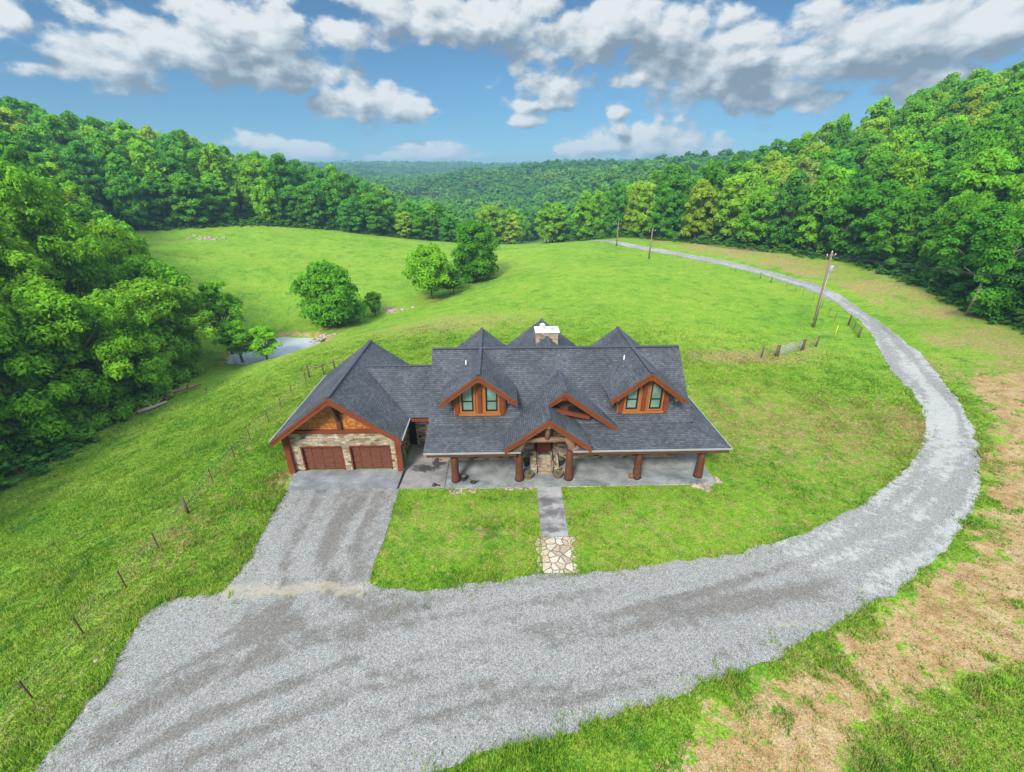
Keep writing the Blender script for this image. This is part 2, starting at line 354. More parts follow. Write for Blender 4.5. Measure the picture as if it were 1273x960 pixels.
# ------------------------------------------------------------------ mesh builder
class MB:
    def __init__(s): s.v = []; s.f = []; s.m = []; s.sm = []
    def poly(s, pts, m=0, smooth=False):
        i = len(s.v); s.v += [tuple(p) for p in pts]; s.f.append(tuple(range(i, i + len(pts)))); s.m.append(m); s.sm.append(smooth); return s
    def mesh(s, verts, faces, m=0, smooth=False):
        i = len(s.v); s.v += [tuple(p) for p in verts]
        for f in faces: s.f.append(tuple(k + i for k in f)); s.m.append(m); s.sm.append(smooth)
        return s
    def box(s, x0, x1, y0, y1, z0, z1, m=0):
        p = [(x0,y0,z0),(x1,y0,z0),(x1,y1,z0),(x0,y1,z0),(x0,y0,z1),(x1,y0,z1),(x1,y1,z1),(x0,y1,z1)]
        return s.mesh(p, [(0,3,2,1),(4,5,6,7),(0,1,5,4),(1,2,6,5),(2,3,7,6),(3,0,4,7)], m)
    def slab(s, pts, th, top=0, under=1, side=1):
        """a planar polygon given thickness against its upward normal"""
        P = [Vector(p) for p in pts]; n = (P[1] - P[0]).cross(P[2] - P[0]).normalized()
        if n.z < 0: P.reverse(); n = -n
        Q = [p - n * th for p in P]
        s.poly(P, top); s.poly(list(reversed(Q)), under)
        for i in range(len(P)):
            j = (i + 1) % len(P); s.poly([P[j], P[i], Q[i], Q[j]], side)
        return s
    def prism(s, prof, y0, y1, m=0):
        """profile in x,z pushed along y"""
        n = len(prof); a = [(x, y0, z) for x, z in prof]; b = [(x, y1, z) for x, z in prof]
        ar = sum(prof[i][0] * prof[(i + 1) % n][1] - prof[(i + 1) % n][0] * prof[i][1] for i in range(n))
        if ar < 0: a.reverse(); b.reverse()
        s.poly(a, m); s.poly(list(reversed(b)), m)
        for i in range(n):
            j = (i + 1) % n; s.poly([a[j], a[i], b[i], b[j]], m)
        return s
    def beam(s, p, q, w, h, m=0, up=(0, 0, 1)):
        p = Vector(p); q = Vector(q); d = (q - p).normalized(); u = Vector(up); sd = d.cross(u)
        if sd.length < 1e-4: sd = Vector((1, 0, 0))
        sd.normalize(); u = sd.cross(d).normalized(); a = []
        for c in (p, q):
            for k, l in ((-1, -1), (1, -1), (1, 1), (-1, 1)): a.append(c + sd * (k * w / 2) + u * (l * h / 2))
        return s.mesh(a, [(3,2,1,0),(4,5,6,7),(0,1,5,4),(1,2,6,5),(2,3,7,6),(3,0,4,7)], m)
    def tube(s, pts, rad, n=8, m=0, cap=True, jit=0.):
        P = [Vector(p) for p in pts]; rs = rad if isinstance(rad, (list, tuple)) else [rad] * len(P)
        vs = []; fs = []; prev = None
        for i, p in enumerate(P):
            d = (P[min(i + 1, len(P) - 1)] - P[max(i - 1, 0)]).normalized()
            a = Vector((1, 0, 0)) if abs(d.x) < .9 else Vector((0, 1, 0))
            if prev is not None: a = prev
            u = (a - d * a.dot(d)).normalized(); w = d.cross(u); prev = u
            for k in range(n):
                t = 2 * math.pi * k / n; r = rs[i] * (1 + jit * (random.random() - .5))
                vs.append(p + u * (math.cos(t) * r) + w * (math.sin(t) * r))
        for i in range(len(P) - 1):
            for k in range(n):
                a = i * n + k; b = i * n + (k + 1) % n; fs.append((a, b, b + n, a + n))
        if cap: fs.append(tuple(reversed(range(n)))); fs.append(tuple(range((len(P) - 1) * n, len(P) * n)))
        return s.mesh(vs, fs, m, n > 5)
    def lathe(s, c, prof, n=14, m=0):
        vs = []; fs = []
        for r, z in prof:
            for k in range(n):
                t = 2 * math.pi * k / n; vs.append((c[0] + r * math.cos(t), c[1] + r * math.sin(t), c[2] + z))
        for i in range(len(prof) - 1):
            for k in range(n): a = i * n + k; b = i * n + (k + 1) % n; fs.append((a, b, b + n, a + n))
        fs.append(tuple(range((len(prof) - 1) * n, len(prof) * n)))
        return s.mesh(vs, fs, m, True)
    def rock(s, c, r, m=0, flat=.6):
        vs = []; fs = []; sd = random.random() * 50; a, b = 6, 8
        for i in range(a + 1):
            for k in range(b):
                th = math.pi * i / a; ph = 2 * math.pi * k / b
                q = .75 + .5 * float(vnoise(ph * 1.3 + sd, th * 2 + sd, .8, 2))
                vs.append((c[0] + r * q * math.sin(th) * math.cos(ph), c[1] + r * q * math.sin(th) * math.sin(ph), c[2] + r * q * flat * math.cos(th)))
        for i in range(a):
            for k in range(b): fs.append((i * b + k, (i + 1) * b + k, (i + 1) * b + (k + 1) % b, i * b + (k + 1) % b))
        return s.mesh(vs, fs, m)
    def build(s, name, mats, parent=None):
        me = bpy.data.meshes.new(name); me.from_pydata(s.v, [], s.f)
        me.polygons.foreach_set('material_index', s.m); me.polygons.foreach_set('use_smooth', s.sm)
        for q in (mats if isinstance(mats, (list, tuple)) else [mats]): me.materials.append(M[q])
        uv = me.uv_layers.new(name='uv'); data = np.zeros((len(me.loops), 2), np.float32)
        for p in me.polygons:
            n = p.normal
            if abs(n.z) > .995: u = Vector((1, 0, 0)); w = Vector((0, 1, 0))
            else: u = Vector((0, 0, 1)).cross(n).normalized(); w = n.cross(u)
            for li in p.loop_indices:
                c = me.vertices[me.loops[li].vertex_index].co; data[li] = (c.dot(u), c.dot(w))
        uv.data.foreach_set('uv', data.ravel())
        o = bpy.data.objects.new(name, me); COL.objects.link(o)
        if parent: o.parent = parent
        return o
def np_mesh(name, verts, faces, mat, attrs=None, smooth=False):
    """verts Nx3, faces KxM (all the same size)"""
    me = bpy.data.meshes.new(name); n = len(verts); k, c = faces.shape
    me.vertices.add(n); me.vertices.foreach_set('co', np.ascontiguousarray(verts, np.float32).ravel())
    me.loops.add(k * c); me.loops.foreach_set('vertex_index', np.ascontiguousarray(faces, np.int32).ravel())
    me.polygons.add(k); me.polygons.foreach_set('loop_start', np.arange(0, k * c, c, dtype=np.int32))
    if smooth: me.polygons.foreach_set('use_smooth', np.ones(k, bool))
    for a, d in (attrs or {}).items():
        at = me.attributes.new(a, 'FLOAT', 'POINT'); at.data.foreach_set('value', np.ascontiguousarray(d, np.float32))
    me.update(calc_edges=True); me.materials.append(M[mat])
    return me
def link(name, me, parent=None):
    o = bpy.data.objects.new(name, me); COL.objects.link(o)
    if parent: o.parent = parent
    return o
def tag(o, label=None, cat=None, group=None, kind=None):
    if label: o['label'] = label
    if cat: o['category'] = cat
    if group: o['group'] = group
    if kind: o['kind'] = kind
    return o
def empty(name, loc=(0, 0, 0), rz=0.):
    o = bpy.data.objects.new(name, None); COL.objects.link(o); o.location = loc; o.rotation_euler = (0, 0, rz); return o
# ------------------------------------------------------------------ ground sheets
GRAVEL = [(-17.8,8.4),(-17.8,10.0),(-17.8,11.5),(-18.2,13.0),(-18.5,14.2),(-18.6,15.2),(-17.4,15.8),(-15.2,16.1),(-15.2,17.5),(-15.4,20),(-15.8,24.9),(-7.9,24.9),(-7.8,20.6),(-7.8,17.4),(-7.6,16.5),(-5.9,16.3),(-2.9,16.4),(0.2,16.9),(1.5,17.25),(3.5,17.3),(5.6,17.6),(9.3,18.1),(13.3,18.8),(15.6,19.4),(18.7,20.6),(22.4,22.4),(25.2,24.0),(29.5,26.8),(33.4,30.1),(36.5,33.2),(39.1,36.8),(41.3,41.4),(44.3,48.1),(48.8,56.2),(53.0,65.2),(55.6,74.4),(56.6,85.4),(55,97.0),(51.0,107.6),(45.3,118.8),(37.6,131),(28.0,147.8),(22,160),(25,160),(31.2,150),(40.4,134.5),(48,122.6),(54,111.4),(58.2,99.1),(60.1,88),(58.7,76.5),(54.9,63.8),(50.6,52.5),(47.5,45.3),(43.4,37.9),(39.4,32.0),(36.1,28.0),(32.8,24.6),(29.5,21.8),(26.4,19.6),(23.1,17.6),(20.1,16.0),(17.1,14.8),(13.9,13.5),(12.0,12.7),(9.3,11.7),(7.0,11.0),(4.8,10.4),(2.7,9.8),(0.7,9.3),(-1.1,8.9),(-2.7,8.3),(-4.5,6.8),(-7,3),(-19,3)]
POND = [(-46.5,66.2),(-42,64.8),(-39.1,64.6),(-36,65.4),(-33.2,67.8),(-31.8,70.5),(-33.4,74.6),(-37.4,78.3),(-42.7,79.2),(-46.6,76.4),(-48.3,70.8)]
DIRT = [(4.5,7.4),(8.5,10.2),(11.1,11.5),(15.7,13.6),(20.8,15.9),(26.1,18.7),(29.9,21.3),(33.6,24.6),(37.2,28.3),(42,33),(48,42),(54,42),(53,33),(47,23),(38,17.5),(31,14.6),(25.5,13),(21.2,11.9),(17.6,11.2),(14.6,10.2),(12.6,8.6),(11,6.4)]
WOOD_L = [(-45.5,-25),(-45.6,10),(-46,34),(-47,44),(-48.2,58),(-52,64),(-60,72),(-85,95),(-108,120),(-106,131),(-96,143),(-82,154.5),(-69,159),(-52,165),(-35,169),(-22,176),(-20,200),(-45,235),(-150,300),(-330,300),(-330,-25)]
WOOD_R = [(64,20),(63,46),(67,62),(71.5,80),(75,101),(68,115),(58,130),(45.5,148),(36,168),(26,185),(20,205),(24,235),(60,270),(130,320),(300,320),(300,20)]
HX, HY = 0.0, 24.7
YAW = R(1.7)
def to_world(lx, ly):
    return (HX + lx * math.cos(YAW) - ly * math.sin(YAW), HY + lx * math.sin(YAW) + ly * math.cos(YAW))
def rect(x0, x1, y0, y1): return [to_world(x0, y0), to_world(x1, y0), to_world(x1, y1), to_world(x0, y1)]
HARD = [rect(-4.75, 14.75, 0, 12), rect(-16.2, -8.0, .2, 12.5), rect(-8.0, -4.75, .1, 6.2), [(1.75,17.3),(3.46,17.3),(3.46,25),(1.75,25)]]
def edge_noise(x, y, a=.55): return (fbm(x, y, 1.8, 11) - .5) * a * .8 + (fbm(x, y, .55, 12, 2) - .5) * .6 * a
def gravel_sdf(x, y): return poly_sdf(x, y, GRAVEL) + edge_noise(x, y) * np.clip((np.hypot(x + 8, y - 25) - 2) / 6, 0.25, 1)
def pond_sdf(x, y): return poly_sdf(x, y, POND) + (fbm(x, y, 3, 21) - .5) * 1.6
def ground_z(x, y):
    z = land(x, y)
    near = (x > -60) & (x < -20) & (y > 52) & (y < 92)
    d = np.full(np.shape(x), -50.)
    if np.any(near): d[near] = pond_sdf(x[near], y[near])
    z = np.where(d > -6, np.where(d > 0, np.minimum(z, POND_Z - .12 - .35 * np.minimum(d, 2)), np.maximum(z, POND_Z + .04 + .12 * np.minimum(-d, 1.5) * sstep(6, 1.5, -d))), z)
    return z
def axis(lo, hi, step, L, H_, g):
    a = list(np.arange(lo, hi + 1e-6, step)); s = step
    while a[-1] < H_: s *= g; a.append(a[-1] + s)
    s = step; b = []
    x = lo
    while x > L: s *= g; x -= s; b.append(x)
    return np.array(b[::-1] + a)
def grid_faces(nx, ny):
    i = np.arange(nx * ny).reshape(ny, nx)
    return np.stack([i[:-1, :-1], i[:-1, 1:], i[1:, 1:], i[1:, :-1]], -1).reshape(-1, 4)
def clip_sheet(x0, x1, y0, y1, st, sdf):
    """a fine sheet cut along the zero line of sdf"""
    xs = np.arange(x0, x1, st); ys = np.arange(y0, y1, st); X, Y = np.meshgrid(xs, ys); D = sdf(X.ravel(), Y.ravel()).reshape(X.shape)
    nx, ny = len(xs), len(ys); V = [np.stack([X.ravel(), Y.ravel()], -1)]; idx = np.arange(nx * ny).reshape(ny, nx)
    ins = D > 0
    full = ins[:-1, :-1] & ins[:-1, 1:] & ins[1:, 1:] & ins[1:, :-1]; anyi = ins[:-1, :-1] | ins[:-1, 1:] | ins[1:, 1:] | ins[1:, :-1]
    q = np.stack([idx[:-1, :-1], idx[:-1, 1:], idx[1:, 1:], idx[1:, :-1]], -1)[full]
    F = list(map(tuple, q.tolist())); extra = []; cache = {}; base = nx * ny; Dr = D.ravel(); P = V[0]
    def cut(a, b):
        k = (min(a, b), max(a, b))
        if k not in cache:
            t = Dr[a] / (Dr[a] - Dr[b]); cache[k] = base + len(extra); extra.append(P[a] + (P[b] - P[a]) * t)
        return cache[k]
    for j, i in zip(*np.where(anyi & ~full)):
        c = [idx[j, i], idx[j, i + 1], idx[j + 1, i + 1], idx[j + 1, i]]; out = []
        for k in range(4):
            a, b = int(c[k]), int(c[(k + 1) % 4])
            if Dr[a] > 0: out.append(a)
            if (Dr[a] > 0) != (Dr[b] > 0): out.append(cut(a, b))
        if len(out) > 2: F.append(tuple(out))
    P = np.vstack([P, np.array(extra).reshape(-1, 2)])
    used = np.unique(np.concatenate([np.array(f) for f in F])); re = np.full(len(P), -1); re[used] = np.arange(len(used))
    return P[used], [tuple(int(re[k]) for k in f) for f in F]
# -- the land
gx = axis(-58, 82, .6, -4200, 4200, 1.085); gy = axis(2, 160, .6, -900, 5200, 1.085)
GX, GY = np.meshgrid(gx, gy); fx, fy = GX.ravel(), GY.ravel()
gz = ground_z(fx, fy)
nearm = (fx > -30) & (fx < 66) & (fy > 0) & (fy < 165)
gs = np.full(fx.shape, -50.); gs[nearm] = gravel_sdf(fx[nearm], fy[nearm])
gz = gz - .14 * sstep(.1, .8, gs)
def dryness(x, y):
    d = .25 * np.ones_like(x)
    def blob(cx, cy, rx, ry, a): return a * np.exp(-(((x - cx) / rx) ** 2 + ((y - cy) / ry) ** 2))
    for b in [(-10,66,16,7,.42),(28,50,8,2.5,.65),(38,54,5,4,.3),(26,32,13,9,.24),(-20.5,18,2.5,9,.16),(-22.5,35,2,12,.2),(0,20.5,26,4,.24),(24,34,14,8,.22),(16,9,9,4,.25),(-5,120,12,20,.2),(20,80,18,14,.08),(-16.7,26,1,2,.5),(48,46,2.5,6,.5),(36,31,2,6,.4)]: d += blob(*b)
    ro = poly_sdf(x, y, GRAVEL)
    band = (x > 40) & (y > 42) | (x > 52)
    rb = sstep(-.5, -3.5, ro) * sstep(-22, -8, ro)
    d = np.where(band & (x > 59 - np.abs(y - 88) * .28), np.maximum(d, (.22 + .95 * fbm(x, y, 5, 71)) * rb), d)
    return d
def dirtiness(x, y):
    d = sstep(-1.6, 1.0, poly_sdf(x, y, DIRT)) * .74
    e = poly_sdf(x, y, [(3, 7.6), (16, 12.6), (26, 17.9), (33, 24), (38, 29.2), (36.5, 27.5), (30, 21), (22, 15.6), (12, 11.4)])
    d = np.maximum(d, sstep(-.5, .3, e) * .6)
    for (cx, cy, rx, ry, a) in [(-9.5,111,3.4,1.6,.8),(-17,96.6,2.6,1.4,.75),(-35,80.6,4,1.0,.6),(-26,89,4,1.2,.6),(-31,74,2.5,3,.45),(-46.4,49,.9,3.4,.7),(-46.6,38,.9,5,.6),(-16.4,25.2,.7,1.8,.5),(57,44,5,3,.4),(66,44,7,4,.75),(27,53.5,3.5,1.6,.35)]:
        d = np.maximum(d, a * np.exp(-(((x - cx) / rx) ** 2 + ((y - cy) / ry) ** 2)))
    pd = (x > -56) & (x < -24) & (y > 56) & (y < 88)
    if np.any(pd): d[pd] = np.maximum(d[pd], .72 * np.exp(-((pond_sdf(x[pd], y[pd]) + .5) / .8) ** 2))
    return d
def woodiness(x, y):
    w = np.maximum(poly_sdf(x, y, WOOD_L), poly_sdf(x, y, WOOD_R))
    far = np.where((y > 230), 30., -30.)
    return sstep(-1.5, 1.5, np.maximum(w, np.where(np.hypot((x + 108) / 26, (y - 566) / 30) < 1, -30, far)))
me = np_mesh('meadow_ground', np.stack([fx, fy, gz], -1), grid_faces(len(gx), len(gy)), 'ground', {'dry': dryness(fx, fy), 'dirt': dirtiness(fx, fy), 'wood': woodiness(fx, fy)}, True)
tag(link('ground', me), kind='structure')
# -- gravel drive
def sheet(name, P, F, z, mat, attrs=None):
    me = bpy.data.meshes.new(name); me.from_pydata([(float(a), float(b), float(c)) for (a, b), c in zip(P, z)], [], F); me.materials.append(M[mat])
    me.polygons.foreach_set('use_smooth', np.ones(len(F), bool))
    for a, d in (attrs or {}).items():
        at = me.attributes.new(a, 'FLOAT', 'POINT'); at.data.foreach_set('value', np.asarray(d, np.float32))
    o = link(name, me); return tag(o, kind='structure')
GRAVEL_NEAR = None
P, F = clip_sheet(-20.5, 64, 4.4, 158, .3, gravel_sdf)
px, py = P[:, 0], P[:, 1]
def worn(x, y):
    w = np.zeros_like(x)
    def path(pts, width, amp, off):
        nonlocal w
        pts = np.array(pts, float); best = np.full(x.shape, 1e9)
        for (a, b) in zip(pts[:-1], pts[1:]):
            e = b - a; t = np.clip(((x - a[0]) * e[0] + (y - a[1]) * e[1]) / (e @ e), 0, 1)
            best = np.minimum(best, np.hypot(x - a[0] - t * e[0], y - a[1] - t * e[1]))
        w = np.maximum(w, amp * np.exp(-((best - off) / width) ** 2))
    loop = [(-12, 9.5), (-7, 11.6), (-2, 12.6), (5, 14), (11, 15.6), (17, 17.4), (23, 20), (29, 23.8), (35, 29), (40, 35.5), (44.6, 44), (50, 55), (54.6, 66), (57.2, 77), (58.3, 87), (56.2, 98), (51, 111), (45, 121)]
    path(loop, .6, .3, .95)
    path([(-12.5, 24), (-12.2, 18.5), (-10, 15), (-4, 13.5), (6, 15)], .7, .36, .9)
    path([(-9.5, 24), (-9.6, 18), (-11.5, 13), (-15, 10)], .7, .3, .9)
    for (cx, cy, rx, ry, a) in [(-11.8,14.2,1.6,1.3,.85),(-7.3,13.6,1.5,.9,.8),(-5.2,14.3,3,1.,.5),(-3,11.2,4.5,1.2,.45),(2,10.9,5,1.0,.35),(12.5,15.6,3.2,.8,.6),(15.5,15.9,1.8,.7,.65),(9,15.2,5,1.4,.3),(-13,22,1.8,3,.3),(-9.5,22,1.4,3,.3)]:
        w = np.maximum(w, a * np.exp(-(((x - cx) / rx) ** 2 + ((y - cy) / ry) ** 2)))
    # passing wheels comb the stone into streaks that follow the drive
    def comb(pts, reach, amp, seed):
        nonlocal w
        pts = np.array(pts, float); best = np.full(x.shape, 1e9); sg = np.zeros_like(x); al = np.zeros_like(x); run = 0.
        for (a, b) in zip(pts[:-1], pts[1:]):
            e = b - a; L = np.hypot(*e); t = ((x - a[0]) * e[0] + (y - a[1]) * e[1]) / (L * L); tc = np.clip(t, 0, 1)
            d = np.hypot(x - a[0] - tc * e[0], y - a[1] - tc * e[1]); c = (x - a[0]) * e[1] - (y - a[1]) * e[0]; k = d < best
            best = np.where(k, d, best); sg = np.where(k, np.sign(c) * d, sg); al = np.where(k, run + tc * L, al); run += L
        n_ = .6 * vnoise(al / 15., sg / .5, 1., seed) + .4 * vnoise(al / 7., sg / .34, 1., seed + 1)
        w = w + amp * (n_ - .5) * 2 * sstep(reach, reach * .6, best)
    comb([(-16, 6), (-12, 9.0), (-7, 11.2)] + loop[2:], 5.5, .62, 91)
    comb([(-11.8, 25), (-11.8, 19), (-10.4, 15.5), (-6, 13.2), (0, 12.6)], 3.6, .5, 95)
    comb([(-10, 23), (-10.8, 17), (-13.4, 12), (-17, 6)], 3.0, .42, 97)
    # lip where fresh stone was spread
    l = np.abs((x - 15.3) - (18.9 - y) * .75); w = np.maximum(w, .42 * np.exp(-(l / .35) ** 2) * ((y > 16) & (y < 19.2)))
    fresh = sstep(14.5, 17, x - (18.9 - y) * .75) * sstep(60, 30, y)
    return w - .3 * fresh - .28 * sstep(24, 36, x) * sstep(22, 34, y)
tan = .75 * np.exp(-(((py - 16.2 - .04 * (px + 14)) / .7) ** 2)) * ((px > -15.5) & (px < -7.6)) + .55 * np.exp(-(((px - 14) / 3) ** 2 + ((py - 14.3) / .35) ** 2))
sheet('gravel_driveway', P, F, land(px, py) + .02, 'gravel', {'worn': worn(px, py), 'tan': tan})
# -- pond
P, F = clip_sheet(-52, -28, 60, 84, .4, lambda x, y: pond_sdf(x, y) + .5)
sheet('pond', P, F, np.full(len(P), POND_Z), 'water')
# -- concrete
def pad(name, pts, z0, z1, mat, kind='structure'):
    b = MB(); n = len(pts)
    b.poly([(x, y, z1) for x, y in pts], 0)
    for i in range(n):
        (ax, ay), (bx, by) = pts[i], pts[(i + 1) % n]; b.poly([(ax, ay, z0), (bx, by, z0), (bx, by, z1), (ax, ay, z1)], 0)
    o = b.build(name, mat); return tag(o, kind=kind)
pad('concrete_apron', [to_world(-15.75, .2), to_world(-13.2, .16), to_world(-10.5, .22), to_world(-8.06, .2), to_world(-8.06, 2.4), to_world(-16.15, 2.4)], -.3, .055, 'apron_concrete')
pad('patio', [to_world(-8.0, .1), to_world(-4.76, .1), to_world(-4.76, 6.3), to_world(-8.0, 6.3)], -.3, .06, 'patio_concrete')
pad('front_walk', [(1.79, 20.02), (3.46, 20.02), (3.46, 24.76), (1.74, 24.7)], -.3, .045, 'walk_concrete')
pad('flagstone_path', [(1.72, 17.35), (3.4, 17.35), (3.5, 19.99), (1.78, 19.99)], -.3, .035, 'flagstone')
# ------------------------------------------------------------------ the house
house = empty('timber_house', (HX, HY, 0), YAW)
tag(house, 'timber and stone lodge with dark slate shingle roofs, dormers, porch and attached double garage', 'house')
RF = ['shingle', 'soffit', 'roof_edge']
def cap(name, pts, parent, w=.16):
    b = MB()
    for p, q in zip(pts[:-1], pts[1:]): b.beam((p[0], p[1], p[2] + .015), (q[0], q[1], q[2] + .015), w * 2, .05)
    return b.build(name, 'ridge_cap', parent)
# heights (house coordinates: x right, y back)
EV, BR, RG = 3.0, 3.74, 7.82
YE, YB, YR = .1, 2.5, 7.1
XL, XR = -5.92, 13.25
YB2, YE2 = 2 * YR - YB, 2 * YR - YE
# roof: steep upper slopes and the low porch skirt that wraps the right end
b = MB()
b.slab([(XL, YB - .06, BR - .05), (XR, YB - .06, BR - .05), (XR, YR, RG), (XL, YR, RG)], .16, 0, 1, 2)
b.slab([(XR, YB2, BR), (XL, YB2, BR), (XL, YR, RG), (XR, YR, RG)], .16, 0, 1, 2)
xe, xi = 15.1, 12.7
CUT0, CUT1 = .3, 4.45
b.slab([(XL - .08, YE, EV), (CUT0, YE, EV), (CUT0, YB + .04, BR), (XL - .03, YB + .04, BR)], .14, 0, 1, 2)
b.slab([(CUT1, YE, EV), (xe, YE, EV), (xi, YB + .04, BR), (CUT1, YB + .04, BR)], .14, 0, 1, 2)
b.slab([(xe, YE, EV), (xe, YE2, EV), (xi, YB2, BR), (xi, YB, BR)], .14, 0, 1, 2)
b.slab([(xe, YE2, EV), (XL - .08, YE2, EV), (XL - .03, YB2, BR), (xi, YB2, BR)], .14, 0, 1, 2)
roof = b.build('roof', RF, house)
cap('ridge_cap', [(XL, YR, RG), (XR, YR, RG)], roof)
cap('ridge_cap', [(xe - .05, YE + .05, EV - .01), (xi, YB, BR - .01)], roof, .08)
for x0, x1 in ((XL - .06, CUT0 + .3), (CUT1 - .3, xe + .06)): MB().box(x0, x1, YE - .09, YE - .002, EV - .13, EV - .02).build('gutter', 'gutter_metal', house)
MB().box(xe + .002, xe + .08, YE, YE2, EV - .13, EV - .02).build('gutter', 'gutter_metal', house)
b = MB()
for x0, x1 in [(XL + .1, CUT0), (CUT1, xe - .1)]: b.box(x0, x1, YE + .03, YE + .2, EV - .42, EV - .155)
b.box(XL + .1, CUT0, .62, .94, EV - .5, EV - .12); b.box(CUT1, 13.38, .62, .94, EV - .5, EV - .12); b.box(13.38, 13.7, .94, 12, EV - .5, EV - .12)
b.build('porch_beam', 'post_wood', house)
# stone walls
b = MB()
b.box(-5.5, 12.7, 3.2, 11.0, -.3, 3.62)
b.prism([(-5.5, 3.6), (12.7, 3.6), (12.7, 3.7), (-5.5, 3.7)], 3.3, 10.9)
for x0, x1 in ((-5.5, -5.2), (12.4, 12.7)):
    P_ = [(3.2, 3.5), (11.0, 3.5), (YR, RG - .25)]
    b.mesh([(x0, y, z) for y, z in P_] + [(x1, y, z) for y, z in P_], [(0, 2, 1), (3, 4, 5), (0, 1, 4, 3), (1, 2, 5, 4), (2, 0, 3, 5)])
b.build('wall', 'field_stone', house)
b = MB().box(-4.7, 14.6, 0, 12.4, -.45, .12); b.build('porch_slab', 'porch_concrete', house)
b = MB().box(-4.62, 14.5, -.05, .0, -.45, .03); b.build('slab_edge', 'field_stone', house)
# porch windows and vents in the stone wall
def wall_window(name, x0, x1, z0, z1, y, parent=house, muntin=True):
    b = MB(); f = .09
    b.box(x0, x0 + f, y - .07, y + .02, z0, z1, 0); b.box(x1 - f, x1, y - .07, y + .02, z0, z1, 0)
    b.box(x0 + f, x1 - f, y - .07, y + .02, z0, z0 + f, 0); b.box(x0 + f, x1 - f, y - .07, y + .02, z1 - f, z1, 0)
    if muntin: b.box(x0 + f, x1 - f, y - .05, y + .02, (z0 + z1) / 2 - .03, (z0 + z1) / 2 + .03, 0)
    o = b.build(name, 'dark_frame', parent)
    MB().box(x0 + f, x1 - f, y - .02, y + .01, z0 + f, z1 - f).build('pane', 'glass', o); return o
for x in (-3.6, -1.6, 5.9, 8.0, 10.6): wall_window('window', x, x + 1.1, 1.0, 2.5, 3.2)
for x in (-2.9, -.15, 6.4, 9.4): MB().box(x, x + .38, 3.14, 3.21, .36, .56).build('foundation_vent', 'dark_frame', house)
# porch posts: heavy peeled logs that swell at the foot
POSTX = (-4.0, .55, 4.1, 9.05, 13.55)
for k, x in enumerate(POSTX):
    b = MB(); top = EV - .45 if k not in (1, 2) else 3.35
    b.tube([(x, .78, .12), (x + .01, .78, .35), (x, .78, .9), (x - .02, .78, 1.7), (x, .78, top)], [.34, .31, .275, .25, .235], 12, jit=.12)
    p = b.build('porch_post', 'post_wood', house)
    if k in (1, 2):
        sx = -1 if k == 1 else 1
        c = MB().tube([(x, .5, 2.75), (x + .02 * sx, .48, 3.1), (x - .16 * sx, .45, 3.55), (x - .45 * sx, .42, 3.9)], [.2, .33, .3, .2], 10, jit=.3)
        c.tube([(x + .1 * sx, .45, 2.9), (x + .5 * sx, .3, 3.1)], [.26, .16], 9, jit=.3)
        c.build('log_brace', 'grey_log', p)
# front door, stone steps, railings
d = MB().box(1.75, 3.15, 3.08, 3.22, .9, 3.1, 0)
door = d.build('front_door', 'door_wood', house)
b = MB()
for z0 in (1.05, 1.75, 2.45):
    for x0 in (1.9, 2.5): b.box(x0, x0 + .5, 3.05, 3.079, z0, z0 + .55)
b.build('door_panel', 'door_wood', door)
MB().tube([(3.02, 3.02, 1.95), (3.02, 3.0, 2.15)], .03, 6).build('handle', 'black_metal', door)
b = MB()
for i in range(5): b.box(1.95 + .004 * i, 3.0 - .004 * i, 1.35 + .32 * i, 3.19, .12 + (.156 * i if i else -.05), .12 + .156 * (i + 1))
steps = b.build('stone_steps', 'field_stone', house)
for x0 in (1.42, 3.02):
    b = MB(); b.mesh([(x0, 1.5, .1), (x0 + .5, 1.5, .1), (x0 + .5, 3.19, .1), (x0, 3.19, .1), (x0, 1.5, .42), (x0 + .5, 1.5, .42), (x0 + .5, 3.19, 1.02), (x0, 3.19, 1.02)],
        [(0,3,2,1),(4,5,6,7),(0,1,5,4),(1,2,6,5),(2,3,7,6),(3,0,4,7)]).build('stair_cheek', 'field_stone', steps)
for x in (1.9, 3.06):
    s = -1 if x < 2 else 1
    b = MB().tube([(x + .14 * s, 1.3, .95), (x + .02 * s, 1.6, 1.1), (x, 2.4, 1.5), (x, 3.1, 1.8)], .035, 6)
    for y, zz in ((1.4, .98), (2.2, 1.38), (3.0, 1.74)): b.tube([(x, y, zz - .85), (x, y, zz + .04)], .03, 6)
    b.build('railing', 'black_metal', house)
# ---- portico gable over the steps
PS = .74
def gable_roof(name, cx, y0, y1, zr, half_l, half_r, slope, parent, th=.15, m=RF):
    b = MB()
    b.slab([(cx - half_l, y0, zr - slope * half_l), (cx, y0, zr), (cx, y1, zr), (cx - half_l, y1, zr - slope * half_l)], th, 0, 1, 2)
    b.slab([(cx, y0, zr), (cx + half_r, y0, zr - slope * half_r), (cx + half_r, y1, zr - slope * half_r), (cx, y1, zr)], th, 0, 1, 2)
    return b.build(name, m, parent)
def rake(cx, y, zr, hl, hr, slope, parent, h=.3, t=.09, drop=.13, name='fascia'):
    b = MB()
    for s, hw in ((-1, hl), (1, hr)):
        a = (cx, zr - drop); e = (cx + s * hw, zr - slope * hw - drop)
        b.prism([(a[0], a[1]), (e[0], e[1]), (e[0], e[1] - h), (a[0], a[1] - h - .06)], y - t, y)
        b.prism([(a[0], a[1] + drop - .03), (e[0], e[1] + drop - .03), (e[0], e[1] - .06), (a[0], a[1] - .06)], y - t - .05, y - t - .002)
    return b.build(name, 'fascia_wood', parent)
portico = MB().tube([(.2, .55, 3.62), (4.45, .55, 3.62)], .2, 12, jit=.1).build('portico', 'grey_log', house)
pz, pcx, ph = 5.58, 2.42, 2.92
